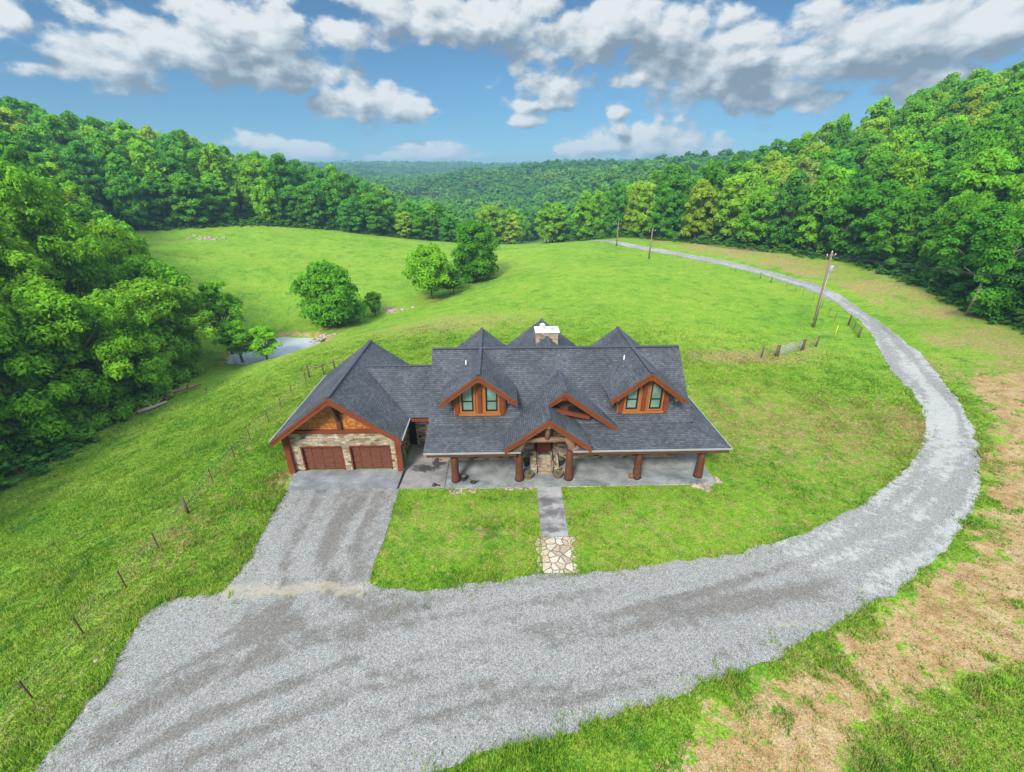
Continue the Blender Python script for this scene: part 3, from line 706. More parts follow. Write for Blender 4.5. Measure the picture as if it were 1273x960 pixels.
pr = gable_roof('portico_roof', pcx, -.1, 5.2, pz, ph, ph, PS, portico)
cap('portico_ridge', [(pcx, -.1, pz), (pcx, 2.6, pz)], portico, .13)
rake(pcx, -.1, pz, ph, ph, PS, portico)
MB().tube([(pcx, -.02, 4.98), (pcx, 2.6, 4.98)], .21, 12, jit=.1).build('ridge_log', 'pale_log', portico)
MB().tube([(pcx, .5, 3.75), (pcx, .5, 4.9)], .2, 10, jit=.15).build('king_post', 'grey_log', portico)
for x0, x1 in ((.75, 1.5), (3.3, 4.1)):
    for y, zz, q in ((1.6, 2.95, .22), (1.7, 2.5, .19)): MB().tube([(x0, y, zz), (x1, y, zz)], q, 10, jit=.1).build('log_rail', 'grey_log', portico)
b = MB().prism([(.6, 3.2), (4.2, 3.2), (2.42, 5.2)], 3.0, 3.1); b.build('gable_wall', 'trim_wood', portico)
# ---- second, higher gable behind, sharing the left slope
ucx, uz = 3.72, 5.58 + PS * 1.3
uy = 1.95; uhr = 3.93
b = MB()
b.slab([(ucx, uy, uz), (ucx + uhr, uy, uz - PS * uhr), (ucx + uhr, 6.2, uz - PS * uhr), (ucx, 6.2, uz)], .15, 0, 1, 2)
lz = lambda x: uz - PS * (ucx - x) + .006
b.slab([(pcx + .02, uy, lz(pcx + .02)), (ucx, uy, uz), (ucx, 6.2, uz), (-.5, 6.2, lz(-.5)), (-.5, 2.6, lz(-.5)), (pcx + .02, 2.6, lz(pcx + .02))], .15, 0, 1, 2)
ug = b.build('upper_gable', RF, house)
cap('upper_ridge', [(ucx, uy, uz), (ucx, 5.7, uz)], ug, .13)
rake(ucx, uy, uz, 1.25, uhr, PS, ug)
b = MB().prism([(2.6, 3.6), (7.2, 3.6), (6.9, 3.8), (3.75, 6.05), (2.9, 5.4)], 2.75, 2.85); b.build('attic_wall', 'soffit', ug)
b = MB().beam((3.0, 2.3, 4.95), (5.6, 2.3, 4.3), .22, .26); b.tube([(3.72, 1.86, 6.0), (3.72, 2.7, 6.0)], .17, 10)
b.build('truss', 'fascia_wood', ug)
MB().box(4.1, 5.3, 2.68, 2.75, 4.35, 5.0).build('attic_vent', 'dark_frame', ug)
# ---- dormers
DS = .775
def dormer(cx):
    w = 1.86; zb = 3.9; zr = RG - .02
    yw, y0 = 3.05, 2.2
    top = lambda x: zr - .32 - DS * abs(x)
    b = MB()
    b.prism([(cx - w, zb), (cx + w, zb), (cx + w, top(w)), (cx, top(0)), (cx - w, top(w))], yw, 4.9, 0)
    d = b.build('dormer', 'trim_wood', house)
    gable_roof('dormer_roof', cx, y0, 7.3, zr, 2.67, 2.67, DS, d)
    cap('dormer_ridge', [(cx, y0, zr), (cx, YR, zr)], d, .13)
    rake(cx, y0, zr, 2.67, 2.67, DS, d)
    for s in (-1, 1):
        MB().box(cx + s * 2.12 - .13, cx + s * 2.12 + .13, 2.3, 3.3, top(2.12) - .3, top(2.12) - .03).build('purlin', 'grey_log', d)
    MB().tube([(cx, 2.12, zr - .48), (cx, 3.1, zr - .48)], .17, 10).build('purlin', 'grey_log', d)
    for s in (-1, 1):
        x = [.30, 1.42]
        zt = lambda q: top(q) - .14
        outer = [(cx + s * x[0], 4.42), (cx + s * x[1], 4.42), (cx + s * x[1], zt(x[1])), (cx + s * x[0], zt(x[0]))]
        cxm = sum(p[0] for p in outer) / 4; czm = 5.2
        def inset(k):
            a, c = x[0] + k, x[1] - k
            return [(cx + s * a, 4.42 + k), (cx + s * c, 4.42 + k), (cx + s * c, zt(c) - k * 1.2), (cx + s * a, zt(a) - k * 1.2)]
        def ring(o_, i_, ya, yb, m):
            q = MB()
            for i in range(4):
                j = (i + 1) % 4
                q.prism([o_[i], o_[j], i_[j], i_[i]], ya, yb, m)
            return q
        win = ring(inset(.13), inset(.24), yw - .075, yw - .002, 0)
        zm = 5.35
        win.box(min(cx + s * (x[0] + .24), cx + s * (x[1] - .24)), max(cx + s * (x[0] + .24), cx + s * (x[1] - .24)), yw - .07, yw - .004, zm - .04, zm + .04)
        win = win.build('window', 'dark_frame', d)
        MB().prism(inset(.24), yw - .02, yw - .001).build('pane', 'glass', d)
        tr = ring(inset(0), inset(.13), yw - .10, yw - .002, 0).build('window_trim', 'trim_wood', d)
    MB().box(cx - .14, cx + .14, yw - .16, yw - .01, 4.25, top(.14) - .1).build('mullion_post', 'fascia_wood', d)
    for s in (-1, 1): MB().box(cx + s * 1.62 - .16, cx + s * 1.62 + .16, yw - .14, yw - .01, 4.25, top(1.62) - .02).build('corner_board', 'fascia_wood', d)
    MB().box(cx - 1.5, cx + 1.5, yw - .17, yw - .011, 4.22, 4.40).build('sill', 'trim_wood', d)
    return d
dormer(-2.23); dormer(9.6)
for x, y, z in ((-3.3, 5.9, 7.0), (8.75, 6.1, 7.2)):
    MB().tube([(x, y, z - .5), (x, y, z + .3)], .045, 8).build('vent_pipe', 'white_metal', house)
# ---- rear gables beyond the ridge
for cx, y1, hw in ((-2.28, 12.1, 2.7), (3.18, 14.5, 4.4), (9.68, 12.1, 2.7)):
    g = gable_roof('rear_gable', cx, 6.9, y1, RG - .03, hw, hw, DS, house)
    cap('rear_ridge', [(cx, 7.2, RG - .03), (cx, y1, RG - .03)], g, .13)
    MB().prism([(cx - hw + .4, RG - .5 - DS * (hw - .4)), (cx + hw - .4, RG - .5 - DS * (hw - .4)), (cx, RG - .35)], y1 - .7, y1 - .6).build('rear_gable_wall', 'trim_wood', g)
# ---- chimney astride the rear ridge
b = MB().box(2.3, 4.12, 9.7, 10.9, 5.5, 8.12)
ch = b.build('chimney', 'field_stone', house)
MB().box(2.2, 4.22, 9.6, 11.0, 8.12, 8.25).build('chimney_cap', 'white_metal', ch)
f = MB().lathe((2.85, 10.3, 8.25), [(.17, 0), (.17, .28), (.24, .30), (.24, .40), (.12, .48), (0.02, .5)], 12); f.build('flue', 'white_metal', ch)
f = MB().lathe((3.72, 10.2, 8.25), [(.2, 0), (.2, .12), (.16, .13), (.16, .04), (.02, .03)], 12); f.build('flue', 'grey_metal', ch)
# ---- garage wing
GX0, GXC, GS, GZ, GH = 1.3, -12.15, .743, 6.7, 4.5
g = gable_roof('garage_roof', GXC, GX0, 12.3, GZ, GH, GH, GS, house, .16)
cap('ridge_cap', [(GXC, GX0, GZ), (GXC, 12.3, GZ)], g, .14)
rake(GXC, GX0, GZ, GH, GH, GS, g, .34)
for s in (-1, 1): MB().beam((GXC + s * (GH + .06), GX0, GZ - GS * GH - .09), (GXC + s * (GH + .06), 12.3, GZ - GS * GH - .09), .08, .11).build('gutter', 'gutter_metal', g)
fy0 = 2.35
ztop = 3.42
b = MB()
for x0, x1 in ((-16.05, -15.3), (-12.3, -11.8), (-8.82, -8.25)): b.box(x0, x1, fy0, fy0 + .35, -.3, 2.2)
b.box(-16.05, -8.25, fy0, fy0 + .35, 2.2, ztop)
b.box(-16.05, -15.7, fy0 + .35, 12.0, -.3, ztop); b.box(-8.6, -8.25, fy0 + .35, 12.0, -.3, ztop); b.box(-15.7, -8.6, 11.65, 12.0, -.3, ztop)
gw = b.build('garage_wall', 'field_stone', house)
tz = lambda x: GZ - .2 - GS * abs(x - GXC)
MB().prism([(-16.1, ztop), (-8.2, ztop), (-8.2, tz(-8.2)), (GXC, tz(GXC)), (-16.1, tz(-16.1))], fy0 + .06, fy0 + .3).build('gable_shingles', 'cedar', house)
MB().prism([(-16.1, ztop), (-8.2, ztop), (-8.2, tz(-8.2)), (GXC, tz(GXC)), (-16.1, tz(-16.1))], 11.7, 11.95).build('rear_gable_wall', 'cedar', house)
b = MB().box(-16.3, -8.0, fy0 - .12, fy0 + .05, ztop - .1, ztop + .17); b.build('gable_beam', 'fascia_wood', house)
b = MB().box(-12.3, -12.0, fy0 - .14, fy0 + .05, ztop + .17, tz(-12.15) - .02)
b.beam((-12.15, fy0 - .05, ztop + .9), (-12.15, GX0, GZ - .55), .2, .2)
b.build('king_post', 'post_wood', house)
for x in (-16.12, -8.18):
    MB().box(x - .2, x + .2, fy0 - .3, fy0 + .1, -.2, tz(x) - .05).build('corner_post', 'fascia_wood', house)
for x0, x1 in ((-15.3, -12.3), (-11.8, -8.82)):
    gd = MB().box(x0, x1, fy0 + .2, fy0 + .27, -.1, 2.2).build('garage_door', 'garage_door', house)
    b = MB(); pw = (x1 - x0) / 4
    for r_ in range(4):
        for c_ in range(4):
            b.box(x0 + pw * c_ + .07, x0 + pw * (c_ + 1) - .07, fy0 + .165, fy0 + .199, .08 + .54 * r_, .5 + .54 * r_)
    b.build('door_panel', 'garage_door', gd)
    b = MB().box(x0 - .002, x0 + .1, fy0 - .02, fy0 + .19, -.1, 2.2); b.box(x1 - .1, x1 + .002, fy0 - .02, fy0 + .19, -.1, 2.2); b.box(x0 + .1, x1 - .1, fy0 - .02, fy0 + .19, 2.08, 2.2)
    b.build('door_frame', 'door_wood', gd)
MB().tube([(-7.55, 1.5, 3.1), (-7.9, 2.0, 2.7), (-7.9, 2.1, .3), (-7.92, 1.9, .12), (-7.98, 1.0, .1), (-8.03, .1, .08)], .07, 8).build('downspout', 'black_metal', house)
# ---- link between garage and house
b = MB()
LY0, LZ0, LYR, LZR = 4.3, 3.33, 7.6, 6.2
b.slab([(-10.9, LY0, LZ0), (XL + .3, LY0, LZ0), (XL + .3, LYR, LZR), (-11.6, LYR, LZR)], .15, 0, 1, 2)
b.slab([(XL + .3, 10.9, LZ0), (-10.9, 10.9, LZ0), (-11.6, LYR, LZR), (XL + .3, LYR, LZR)], .15, 0, 1, 2)
lr = b.build('link_roof', RF, house)
cap('ridge_cap', [(-11.55, LYR, LZR), (XL - .05, LYR, LZR)], lr, .13)
MB().box(-7.6, XL + .28, LY0 - .1, LY0 - .003, LZ0 - .3, LZ0 - .08).build('fascia', 'fascia_wood', lr)
MB().box(-8.25, -5.5, 5.7, 9.8, -.3, 3.6).build('link_wall', 'field_stone', house)
wall_window('window', -6.55, -5.95, .9, 2.9, 5.7)
MB().box(-8.1, -7.55, 5.62, 5.71, .06, 2.15).build('side_door', 'dark_frame', house)
MB().box(-7.35, -7.15, 5.6, 5.71, .75, .9).build('foundation_vent', 'dark_frame', house)
# ------------------------------------------------------------------ things on the porch
def lp(x, y, z=0.): a, b_ = to_world(x, y); return (a, b_, z)
def planter(x, y, label, r=.3, h=.36, mat='barrel', fill='potting_soil', sprig=0, cat='planter', name='planter'):
    t = empty(name, lp(x, y, .12)); tag(t, label, cat)
    MB().lathe((0, 0, 0), [(r * .72, 0), (r * .95, h * .5), (r, h), (r * 1.06, h + .02), (r * 1.06, h + .05), (r * .9, h + .05), (r * .86, h - .05)], 16).build('pot', mat, t)
    MB().poly([(r * .88 * math.cos(k * .393), r * .88 * math.sin(k * .393), h - .03) for k in range(16)]).build('soil', fill, t)
    if sprig:
        b = MB()
        for k in range(sprig):
            a = random.random() * 6.28; q = random.random() * r * .6; c = (q * math.cos(a), q * math.sin(a), h - .03)
            e = (c[0] + random.uniform(-.15, .15), c[1] + random.uniform(-.15, .15), h + random.uniform(.08, .3))
            b.beam(c, e, .05, .02)
        b.build('plant', 'leaf_pot', t)
    return t
planter(1.22, .95, 'round wooden tub planter with pale soil left of the front steps', .33, .36, sprig=5)
planter(3.35, .95, 'round wooden tub planter with pale soil right of the front steps', .33, .36, sprig=6)
planter(1.15, 2.45, 'dark pot against the stone wall left of the front door', .24, .5, 'dark_pot', sprig=8, cat='pot', name='flower_pot')
planter(3.75, 2.5, 'large dark pot against the stone wall right of the front door', .27, .5, 'dark_pot', sprig=8, cat='pot', name='flower_pot')
planter(3.6, 1.75, 'small clay pot below the right handrail of the steps', .13, .2, 'terracotta', cat='pot', name='flower_pot')
planter(-3.45, .82, 'brown round pot at the foot of the leftmost porch post', .21, .34, 'dark_pot', cat='pot', name='flower_pot')
planter(8.65, .72, 'brown clay pot beside the second porch post from the right', .2, .3, 'terracotta', cat='pot', name='flower_pot')
t = empty('hose_reel', lp(-2.75, .45, .12)); tag(t, 'dark coiled hose lying near the front edge of the left porch', 'hose')
b = MB()
for k in range(3): b.tube([(.16 * math.cos(a * .5236) * (1 + .1 * k), .13 * math.sin(a * .5236), .03 + .05 * k) for a in range(13)], .028, 6)
b.build('coil', 'dark_pot', t); MB().tube([(.1, 0, .03), (.3, .15, .03), (.35, .3, .03)], .025, 6).build('nozzle', 'black_metal', t)
t = empty('yard_light', lp(-5.5, .35, .06)); tag(t, 'small black floor lamp lying at the front edge of the patio slab', 'lamp')
MB().lathe((0, 0, 0), [(.16, 0), (.16, .06), (.08, .1), (.05, .22), (.02, .23)], 10).build('lamp_body', 'black_metal', t); MB().tube([(.15, 0, .04), (.4, -.05, .04)], .05, 6).build('cable', 'black_metal', t)
b = MB().box(-.42, .42, -.2, .2, 0, .02); o = b.build('doormat', 'mat', None); o.location = lp(2.47, 2.92, .905); o.rotation_euler = (0, 0, YAW); tag(o, 'dark green doormat on the top step in front of the red door', 'doormat')
# loose stones round the slab
def rubble(name, spots, lo, hi):
    b = MB()
    for x, y in spots: b.rock((x, y, float(land(np.array([x]), np.array([y]))[0]) + .02), random.uniform(lo, hi))
    o = b.build(name, 'rock'); return tag(o, kind='stuff')
sp = [lp(13.6 + random.gauss(0, .35), -.35 + random.gauss(0, .22))[:2] for _ in range(34)] + [lp(14.75 + random.random() * .3, .1 + random.random() * .5)[:2] for _ in range(8)]
rubble('rubble_stones', sp, .07, .2)
sp = [lp(random.uniform(-4.3, -2.2), -.35 + random.gauss(0, .16))[:2] for _ in range(24)] + [lp(random.uniform(-.4, 1.6), -.14 + random.gauss(0, .07))[:2] for _ in range(20)] + [lp(random.uniform(-15.95, -15.7), random.uniform(.2, 2))[:2] for _ in range(12)]
sp += [(1.6 + random.gauss(0, .08) , random.uniform(17.4, 20)) for _ in range(26)] + [(3.58 + random.gauss(0, .09), random.uniform(17.4, 20)) for _ in range(26)]
rubble('edging_stones', sp, .04, .12)
sp = [(-19.4 + .4 * random.gauss(0, 1) * .5 + (y - 9) * .08, y) for y in np.arange(7, 14.5, .5)] + [(x, y) for x, y in ((-17.2, 9), (-17.6, 10.5))]
rubble('kerb_stones', sp, .05, .12)
sp = [(-34.2 + random.gauss(0, 1.2), 75.5 + random.gauss(0, .8)) for _ in range(40)]
rubble('pond_rocks', sp, .15, .5)
sp = [(-86.7 + random.gauss(0, 2.2), 130.6 + random.gauss(0, 1.3)) for _ in range(40)] + [(-24.9 + random.gauss(0, 1.6), 90.2 + random.gauss(0, .9)) for _ in range(36)]
rubble('field_rocks', sp, .2, .6)
# ------------------------------------------------------------------ fences, gates, poles
def gz1(x, y): return float(ground_z(np.array([float(x)]), np.array([float(y)]))[0])
def make_fence(name, label, pts, h, wires, steel, wooden=(), group=None):
    c = pts[0]; t = empty(name, (c[0], c[1], gz1(*c))); tag(t, label, 'fence', group)
    zs = [gz1(*p) for p in pts]; o = t.location
    for k, (p, z) in enumerate(zip(pts, zs)):
        x, y, z = p[0] - o.x, p[1] - o.y, z - o.z
        b = MB()
        if k in wooden: b.tube([(x, y, -.3 + z), (x + random.uniform(-.03, .03), y, h * 1.02 + z)], [.09, .08], 8, jit=.15); b.build('post', 'fence_wood', t)
        else:
            lx, ly = random.uniform(-.07, .07), random.uniform(-.07, .07)
            b.box(x - .019, x + .019, y - .012, y + .012, z - .3, z + h); b.box(x - .012, x + .012, y + .012, y + .05, z - .3, z + h)
            b.build('post', steel, t)
    b = MB()
    for w in wires:
        for i in range(len(pts) - 1):
            p, q = pts[i], pts[i + 1]
            b.tube([(p[0] - o.x, p[1] - o.y, zs[i] - o.z + w), (q[0] - o.x, q[1] - o.y, zs[i + 1] - o.z + w)], .004, 3, cap=False)
    b.build('wire', 'grey_metal', t); return t
LF = [(-20.1,7.6),(-20.3,10.9),(-20.7,13.8),(-20.8,16.5),(-21.1,19.3),(-21.4,22.4),(-21.9,25.8),(-22.1,28.9),(-22.3,31.6),(-22.5,35.0),(-22.7,37.9),(-22.9,40.7),(-23.1,44.4)]
make_fence('wire_fence', 'wire fence on thin rusty steel posts down the grass slope left of the garage', LF, 1.25, (.4, .8, 1.15), 'rust_steel', (5,))
t = empty('fence_brace', (-22.9, 45.6, gz1(-22.9, 45.6))); tag(t, 'wooden H-shaped fence corner brace on the grass behind the garage', 'fence')
for (x, y) in ((-.3, 0), (1.2, .5), (2.0, 1.8)): MB().tube([(x, y, -.5), (x, y, 1.5)], [.1, .09], 8, jit=.15).build('post', 'fence_wood', t)
b = MB().tube([(-.3, 0, 1.2), (1.2, .5, 1.2)], .06, 7).tube([(1.2, .5, 1.25), (2.0, 1.8, 1.15)], .06, 7).tube([(2.0, 1.8, 1.3), (5.5, 2.6, 1.2)], .05, 6); b.build('rail', 'pole_wood', t)
MB().tube([(5.5, 2.6, -.3), (5.5, 2.6, 1.4)], .09, 8).build('post', 'fence_wood', t)
RFN = [(31.0,134.5),(36.5,126.5),(41.8,117.6),(46.4,107.2),(50.0,99.6),(52.6,93.6),(53.2,90.4),(53.6,85.5),(53.6,82.4),(53.3,79.6),(52.7,75.6),(51.6,71.4),(50.2,67.4),(48.8,64)]
make_fence('wire_fence', 'wire fence on steel posts along the inner side of the curving far drive', RFN, 1.25, (.4, .8, 1.15), 'rust_steel', (5, 6))
MF = [(15.5,47.2),(18.2,47.6),(21.6,48.3),(25.7,49.2),(30.5,50.0)]
make_fence('wire_fence', 'thin wire fence in the meadow between the house roof and the metal gate', MF, 1.1, (.3, .6, .9), 'grey_metal')
def gate(p, q, label, h=1.15, bars=5, mat='grey_metal', posts=True, mesh=False):
    z = gz1(*p); t = empty('field_gate', (p[0], p[1], z)); tag(t, label, 'gate'); d = Vector((q[0] - p[0], q[1] - p[1], gz1(*q) - z)); L = Vector((d.x, d.y, 0)).normalized()
    if posts:
        for c in (Vector((0, 0, 0)), d): MB().tube([c + Vector((0, 0, -.4)), c + Vector((0, 0, 1.5))], [.11, .1], 8, jit=.15).build('post', 'fence_wood', t)
    a = L * .18; e = d - L * .18; b = MB()
    for k in range(bars): b.tube([a + Vector((0, 0, .25 + (h - .25) * k / (bars - 1))), e + Vector((0, 0, .25 + (h - .25) * k / (bars - 1)))], .03, 6)
    for f in (0, .5, 1): c = a + (e - a) * f; b.tube([c + Vector((0, 0, .22)), c + Vector((0, 0, h + .03))], .03, 6)
    if mesh:
        for k in range(14): c = a + (e - a) * ((k + .5) / 14); b.tube([c + Vector((0, 0, .25)), c + Vector((0, 0, h))], .012, 4)
    b.build('gate_frame', mat, t); return t
gate((33.0, 50.6), (36.8, 52.2), 'pale metal bar gate between wooden posts in the meadow right of the house', 1.3, 6, mesh=True)
gate((30.6, 50.0), (32.7, 50.55), 'low wooden rail panel left of the metal meadow gate', 1.2, 3, 'pole_wood')
gate((37.1, 52.3), (39.6, 53.6), 'short wooden rail panel right of the metal meadow gate', 1.2, 3, 'pole_wood')
gate((49.2, 61.6), (47.2, 56.6), 'dark tube gate beside the bend of the gravel drive', 1.25, 5, 'black_metal')
t = empty('marker_post', (44.6, 57.5, gz1(44.6, 57.5))); tag(t, 'thin yellow marker post in the meadow near the bend of the drive', 'marker')
MB().tube([(0, 0, -.2), (0, 0, 1.6)], .036, 8).build('shaft', 'yellow_paint', t); MB().lathe((0, 0, 1.6), [(.038, 0), (.05, .05), (.01, .07)], 8).build('cap', 'yellow_paint', t)
def pole(x, y, h, label, lean=(0, 0), cross=True, trans=False):
    z = gz1(x, y); t = empty('utility_pole', (x, y, z)); tag(t, label, 'utility pole'); tx, ty = lean
    MB().tube([(0, 0, -.5), (tx * .5, ty * .5, h * .5), (tx, ty, h)], [.21, .17, .13], 10, jit=.05).build('shaft', 'pole_wood', t)
    if cross:
        MB().beam((tx - .9, ty - .4, h - .45), (tx + .9, ty + .4, h - .45), .11, .13).build('crossarm', 'pole_wood', t)
        for s in (-.8, 0, .8): MB().lathe((tx + s, ty + s * .44, h - .38 if s else h), [(.04, 0), (.07, .06), (.05, .12), (.06, .17), (.01, .2)], 8).build('insulator', 'white_metal', t)
    if trans:
        f = (h - 2.2) / h
        MB().lathe((tx * f + .36, ty * f - .1, h - 2.7), [(.26, 0), (.29, .05), (.29, .85), (.22, .95), (.04, 1.0)], 12).build('transformer', 'grey_metal', t)
        b = MB().tube([(tx * f + .15, ty * f - .25, 0.3), (tx * f + .18, ty * f - .2, h - 2.6)], .05, 6); b.build('conduit', 'grey_metal', t)
    return Vector((x + tx, y + ty, z + h))
p1 = pole(44.2, 61.6, 10.6, 'tall wooden utility pole with grey transformer in the meadow inside the bend', (-.5, .2), True, True)
p2 = pole(35.6, 117.1, 7.4, 'distant wooden utility pole beside the straight of the drive, nearer of the two', (0, 0))
p3 = pole(31.6, 138.0, 6.6, 'distant wooden utility pole at the crest of the drive, farther of the two', (0, 0))
t = empty('power_line', (0, 0, 0)); tag(t, 'overhead power wires strung between the wooden utility poles', 'power line')
p0 = Vector((69, 28, 13)); 
for off in (-.8, 0, .8):
    b = MB()
    for a, c in ((p0, p1), (p1, p2), (p2, p3), (p3, Vector((22, 190, -1)))):
        b.tube([a + (c - a) * f + Vector((off, off * .4, -.35 - 1.2 * 4 * f * (1 - f))) for f in np.linspace(0, 1, 11)], .028, 3, cap=False)
    b.build('wire', 'black_metal', t)
def log(name, label, pts, r, mat='pale_log'):
    z = gz1(*pts[0][:2]); t = empty(name, (pts[0][0], pts[0][1], z)); tag(t, label, 'log')
    P = [(p[0] - pts[0][0], p[1] - pts[0][1], gz1(*p[:2]) - z + p[2]) for p in pts]
    MB().tube(P, [r * (1 - .5 * i / (len(P) - 1)) for i in range(len(P))], 9, jit=.2).build('trunk', mat, t)
    m = P[len(P) // 2]; b = MB()
    for k in range(3): b.tube([m, (m[0] + random.uniform(-.8, .8), m[1] + random.uniform(-1, 1), m[2] + random.uniform(.5, 1.2))], [.09, .03], 6)
    b.build('branch', mat, t)
log('fallen_log', 'pale fallen log on bare earth at the edge of the left wood, nearer of two', [(-46.2, 47.2, .25), (-45.4, 48.6, .3), (-44.7, 50.2, .3)], .3)
log('fallen_log', 'grey bent dead log at the edge of the left wood, farther of two', [(-45.6, 51, .3), (-45.3, 52.4, .8), (-44.4, 53.8, .5), (-43.6, 55.2, .4)], .26, 'grey_log')
def dead_tree(x, y, h, label, seed):
    random.seed(seed); t = empty('dead_tree', (x, y, gz1(x, y))); tag(t, label, 'tree')
    MB().tube([(0, 0, -.5), (.2, .1, h * .4), (-.1, .3, h * .75), (.3, .2, h)], [.24, .18, .1, .03], 7, jit=.1).build('trunk', 'pale_bark', t)
    for k in range(7):
        z = h * random.uniform(.35, .85); a = random.random() * 6.28; L = h * random.uniform(.2, .38); e = (math.cos(a) * L, math.sin(a) * L, z + L * random.uniform(.1, .7)); m = (e[0] * .5, e[1] * .5, z + (e[2] - z) * .3)
        b = MB().tube([(0.1, .1, z), m, e], [.09, .06, .02], 5); b.tube([m, (e[0] * .8 - e[1] * .3, e[1] * .8 + e[0] * .3, e[2] + .4)], [.05, .015], 5); b.build('branch', 'pale_bark', t)
dead_tree(65.2, 61, 10, 'bare grey dead tree at the front edge of the right wood near the picture border', 3)
t = empty('farm_shed', (21.4, 251, gz1(21.4, 251))); tag(t, 'tiny pale farm shed among trees in the valley beyond the crest', 'shed')
b = MB().box(-4, 4, -3, 3, -2, 3.2); b.prism([(-4, 3.2), (4, 3.2), (0, 5)], -3, 3); b.build('wall', 'shed_wall', t)
b = MB().slab([(-4.5, -3.4, 3.1), (0, -3.4, 5.2), (0, 3.4, 5.2), (-4.5, 3.4, 3.1)], .12, 0, 0, 0); b.slab([(0, -3.4, 5.2), (4.5, -3.4, 3.1), (4.5, 3.4, 3.1), (0, 3.4, 5.2)], .12, 0, 0, 0); b.build('roof', 'shed_roof', t)
MB().box(-1.2, 1.2, -3.06, -3.0, -1, 2.4).build('door', 'dark_frame', t)
# ------------------------------------------------------------------ trees
def unit(v): return v / (np.linalg.norm(v, axis=-1, keepdims=True) + 1e-9)
def leaves(c, rad, n, size, r, flat=.9, out=.9):
    """n leaf sprays on each clump: quads facing roughly outwards and up"""
    K = len(c); d = unit(r.normal(size=(K, n, 3))); d[..., 2] = np.where(d[..., 2] < -.35, -d[..., 2] * .6, d[..., 2])
    q = out + (1 - out) * r.random((K, n, 1)); lump = 1 + .25 * np.sin(d[..., :1] * 5 + c[:, None, :1] * 3) * np.cos(d[..., 1:2] * 4 + c[:, None, 1:2] * 2)
    p = c[:, None] + d * rad[:, None, None] * q * lump * np.array([1, 1, flat])
    nrm = unit(d * .8 + np.array([0, 0, .3]) + r.normal(size=d.shape) * .42)
    a = unit(np.cross(nrm, r.normal(size=d.shape))); b = np.cross(nrm, a)
    s = size * (.55 + .9 * r.random((K, n, 1)))
    V = np.stack([p + a * s, p + b * s * .55, p - a * s, p - b * s * .55], 2).reshape(-1, 3)
    # tint: random, brighter on the outer shell of the spray and by clump
    t = np.clip(.5 + r.normal(size=(K, n)) * .2 + (r.random((K, 1)) - .5) * .5, 0, 1)
    T = np.repeat(t.reshape(-1), 4); F = np.arange(len(V)).reshape(-1, 4)
    return V, F, T
def clump_centers(r, H, base, Rad, n, kind):
    """points spread through an uneven crown envelope"""
    C = []; rr = []; ph = r.random(6) * 6.28; tries = 0
    while len(C) < n and tries < 9000:
        tries += 1
        h = r.random(); az = r.random() * 6.28
        if kind == 'oak': env = math.sin(math.pi * min(1, .16 + .80 * h)) ** .62
        elif kind == 'dome': env = (1 - max(0, (h - .35) / .65) ** 2.2) ** .5 * (.72 + .28 * min(1, h / .3))
        elif kind == 'tall': env = math.sin(math.pi * min(1, .2 + .76 * h)) ** .8 * .85
        else: env = math.sin(math.pi * min(1, .3 + .66 * h)) ** .7
        env *= .84 + .2 * math.sin(2 * az + ph[0] + 2 * h) + .13 * math.sin(3 * az + ph[1] - 4 * h) + .08 * math.sin(5 * az + ph[2])
        k = (.62 + .38 * r.random()) if r.random() < .8 else r.random() * .7
        p = np.array([math.cos(az) * env * k * Rad, math.sin(az) * env * k * Rad, base + h * (H - base) * .96])
        rad = Rad * (.17 + .13 * r.random())
        if C and np.min(np.linalg.norm((np.array(C) - p) * [1, 1, 1.25], axis=1)) < rad * .85: continue
        C.append(p); rr.append(rad)
    return np.array(C), np.array(rr)
def tree_proto(seed, H, Rad, base, n, per, size, kind, low=0):
    r = np.random.default_rng(seed); C, rr = clump_centers(r, H, base, Rad, n, kind)
    V, F, T = leaves(C, rr, per, size, r)
    crown = np_mesh('crown', V, F, 'leaf', {'tint': T})
    b = MB(); random.seed(seed); k = H * .017
    top = (random.uniform(-.5, .5), random.uniform(-.5, .5), H * .72)
    b.tube([(0, 0, -.8), (0, 0, .3), (top[0] * .3, top[1] * .3, H * .3), (top[0] * .8, top[1] * .8, H * .55), top], [k * 1.6, k * 1.15, k * .9, k * .55, k * .2], 8)
    order = np.argsort(-rr)[:16]
    for i in order:
        c = C[i]; z0 = max(base * .6 + .5, min(c[2] - 1.0, c[2] * .62)); f = z0 / (H * .72); s0 = np.array([top[0] * f, top[1] * f, z0]); m = s0 * .45 + c * .55; m[2] -= .25
        b.tube([tuple(s0), tuple(m), tuple(c)], [k * .5, k * .32, k * .1], 5, cap=False)
    tr = b.build('trunk', 'bark'); tm = tr.data; bpy.data.objects.remove(tr)
    return dict(crown=crown, trunk=tm, H=H, R=Rad)
PROTO = {}
for i in range(4): PROTO['near%d' % i] = tree_proto(100 + i, 20, 6.2, 2.5, 96, 430, .215, ('oak', 'dome', 'oak', 'tall')[i])
for i in range(3): PROTO['skirt%d' % i] = tree_proto(150 + i, 15, 6.0, .3, 96, 400, .215, 'dome')
for i in range(6): PROTO['mid%d' % i] = tree_proto(200 + i, 18, 5.6, 2.0, 74, 150, .36, ('oak', 'dome', 'tall', 'oak', 'dome', 'tall')[i])
PROTO['field0'] = tree_proto(301, 11.5, 6.0, 1.2, 105, 260, .25, 'dome')
PROTO['field1'] = tree_proto(302, 11.0, 5.8, 2.6, 80, 220, .25, 'oak')
PROTO['field2'] = tree_proto(303, 13.5, 6.2, 1.0, 110, 260, .26, 'dome')
PROTO['small'] = tree_proto(304, 7, 3.2, 1.6, 38, 170, .2, 'dome')
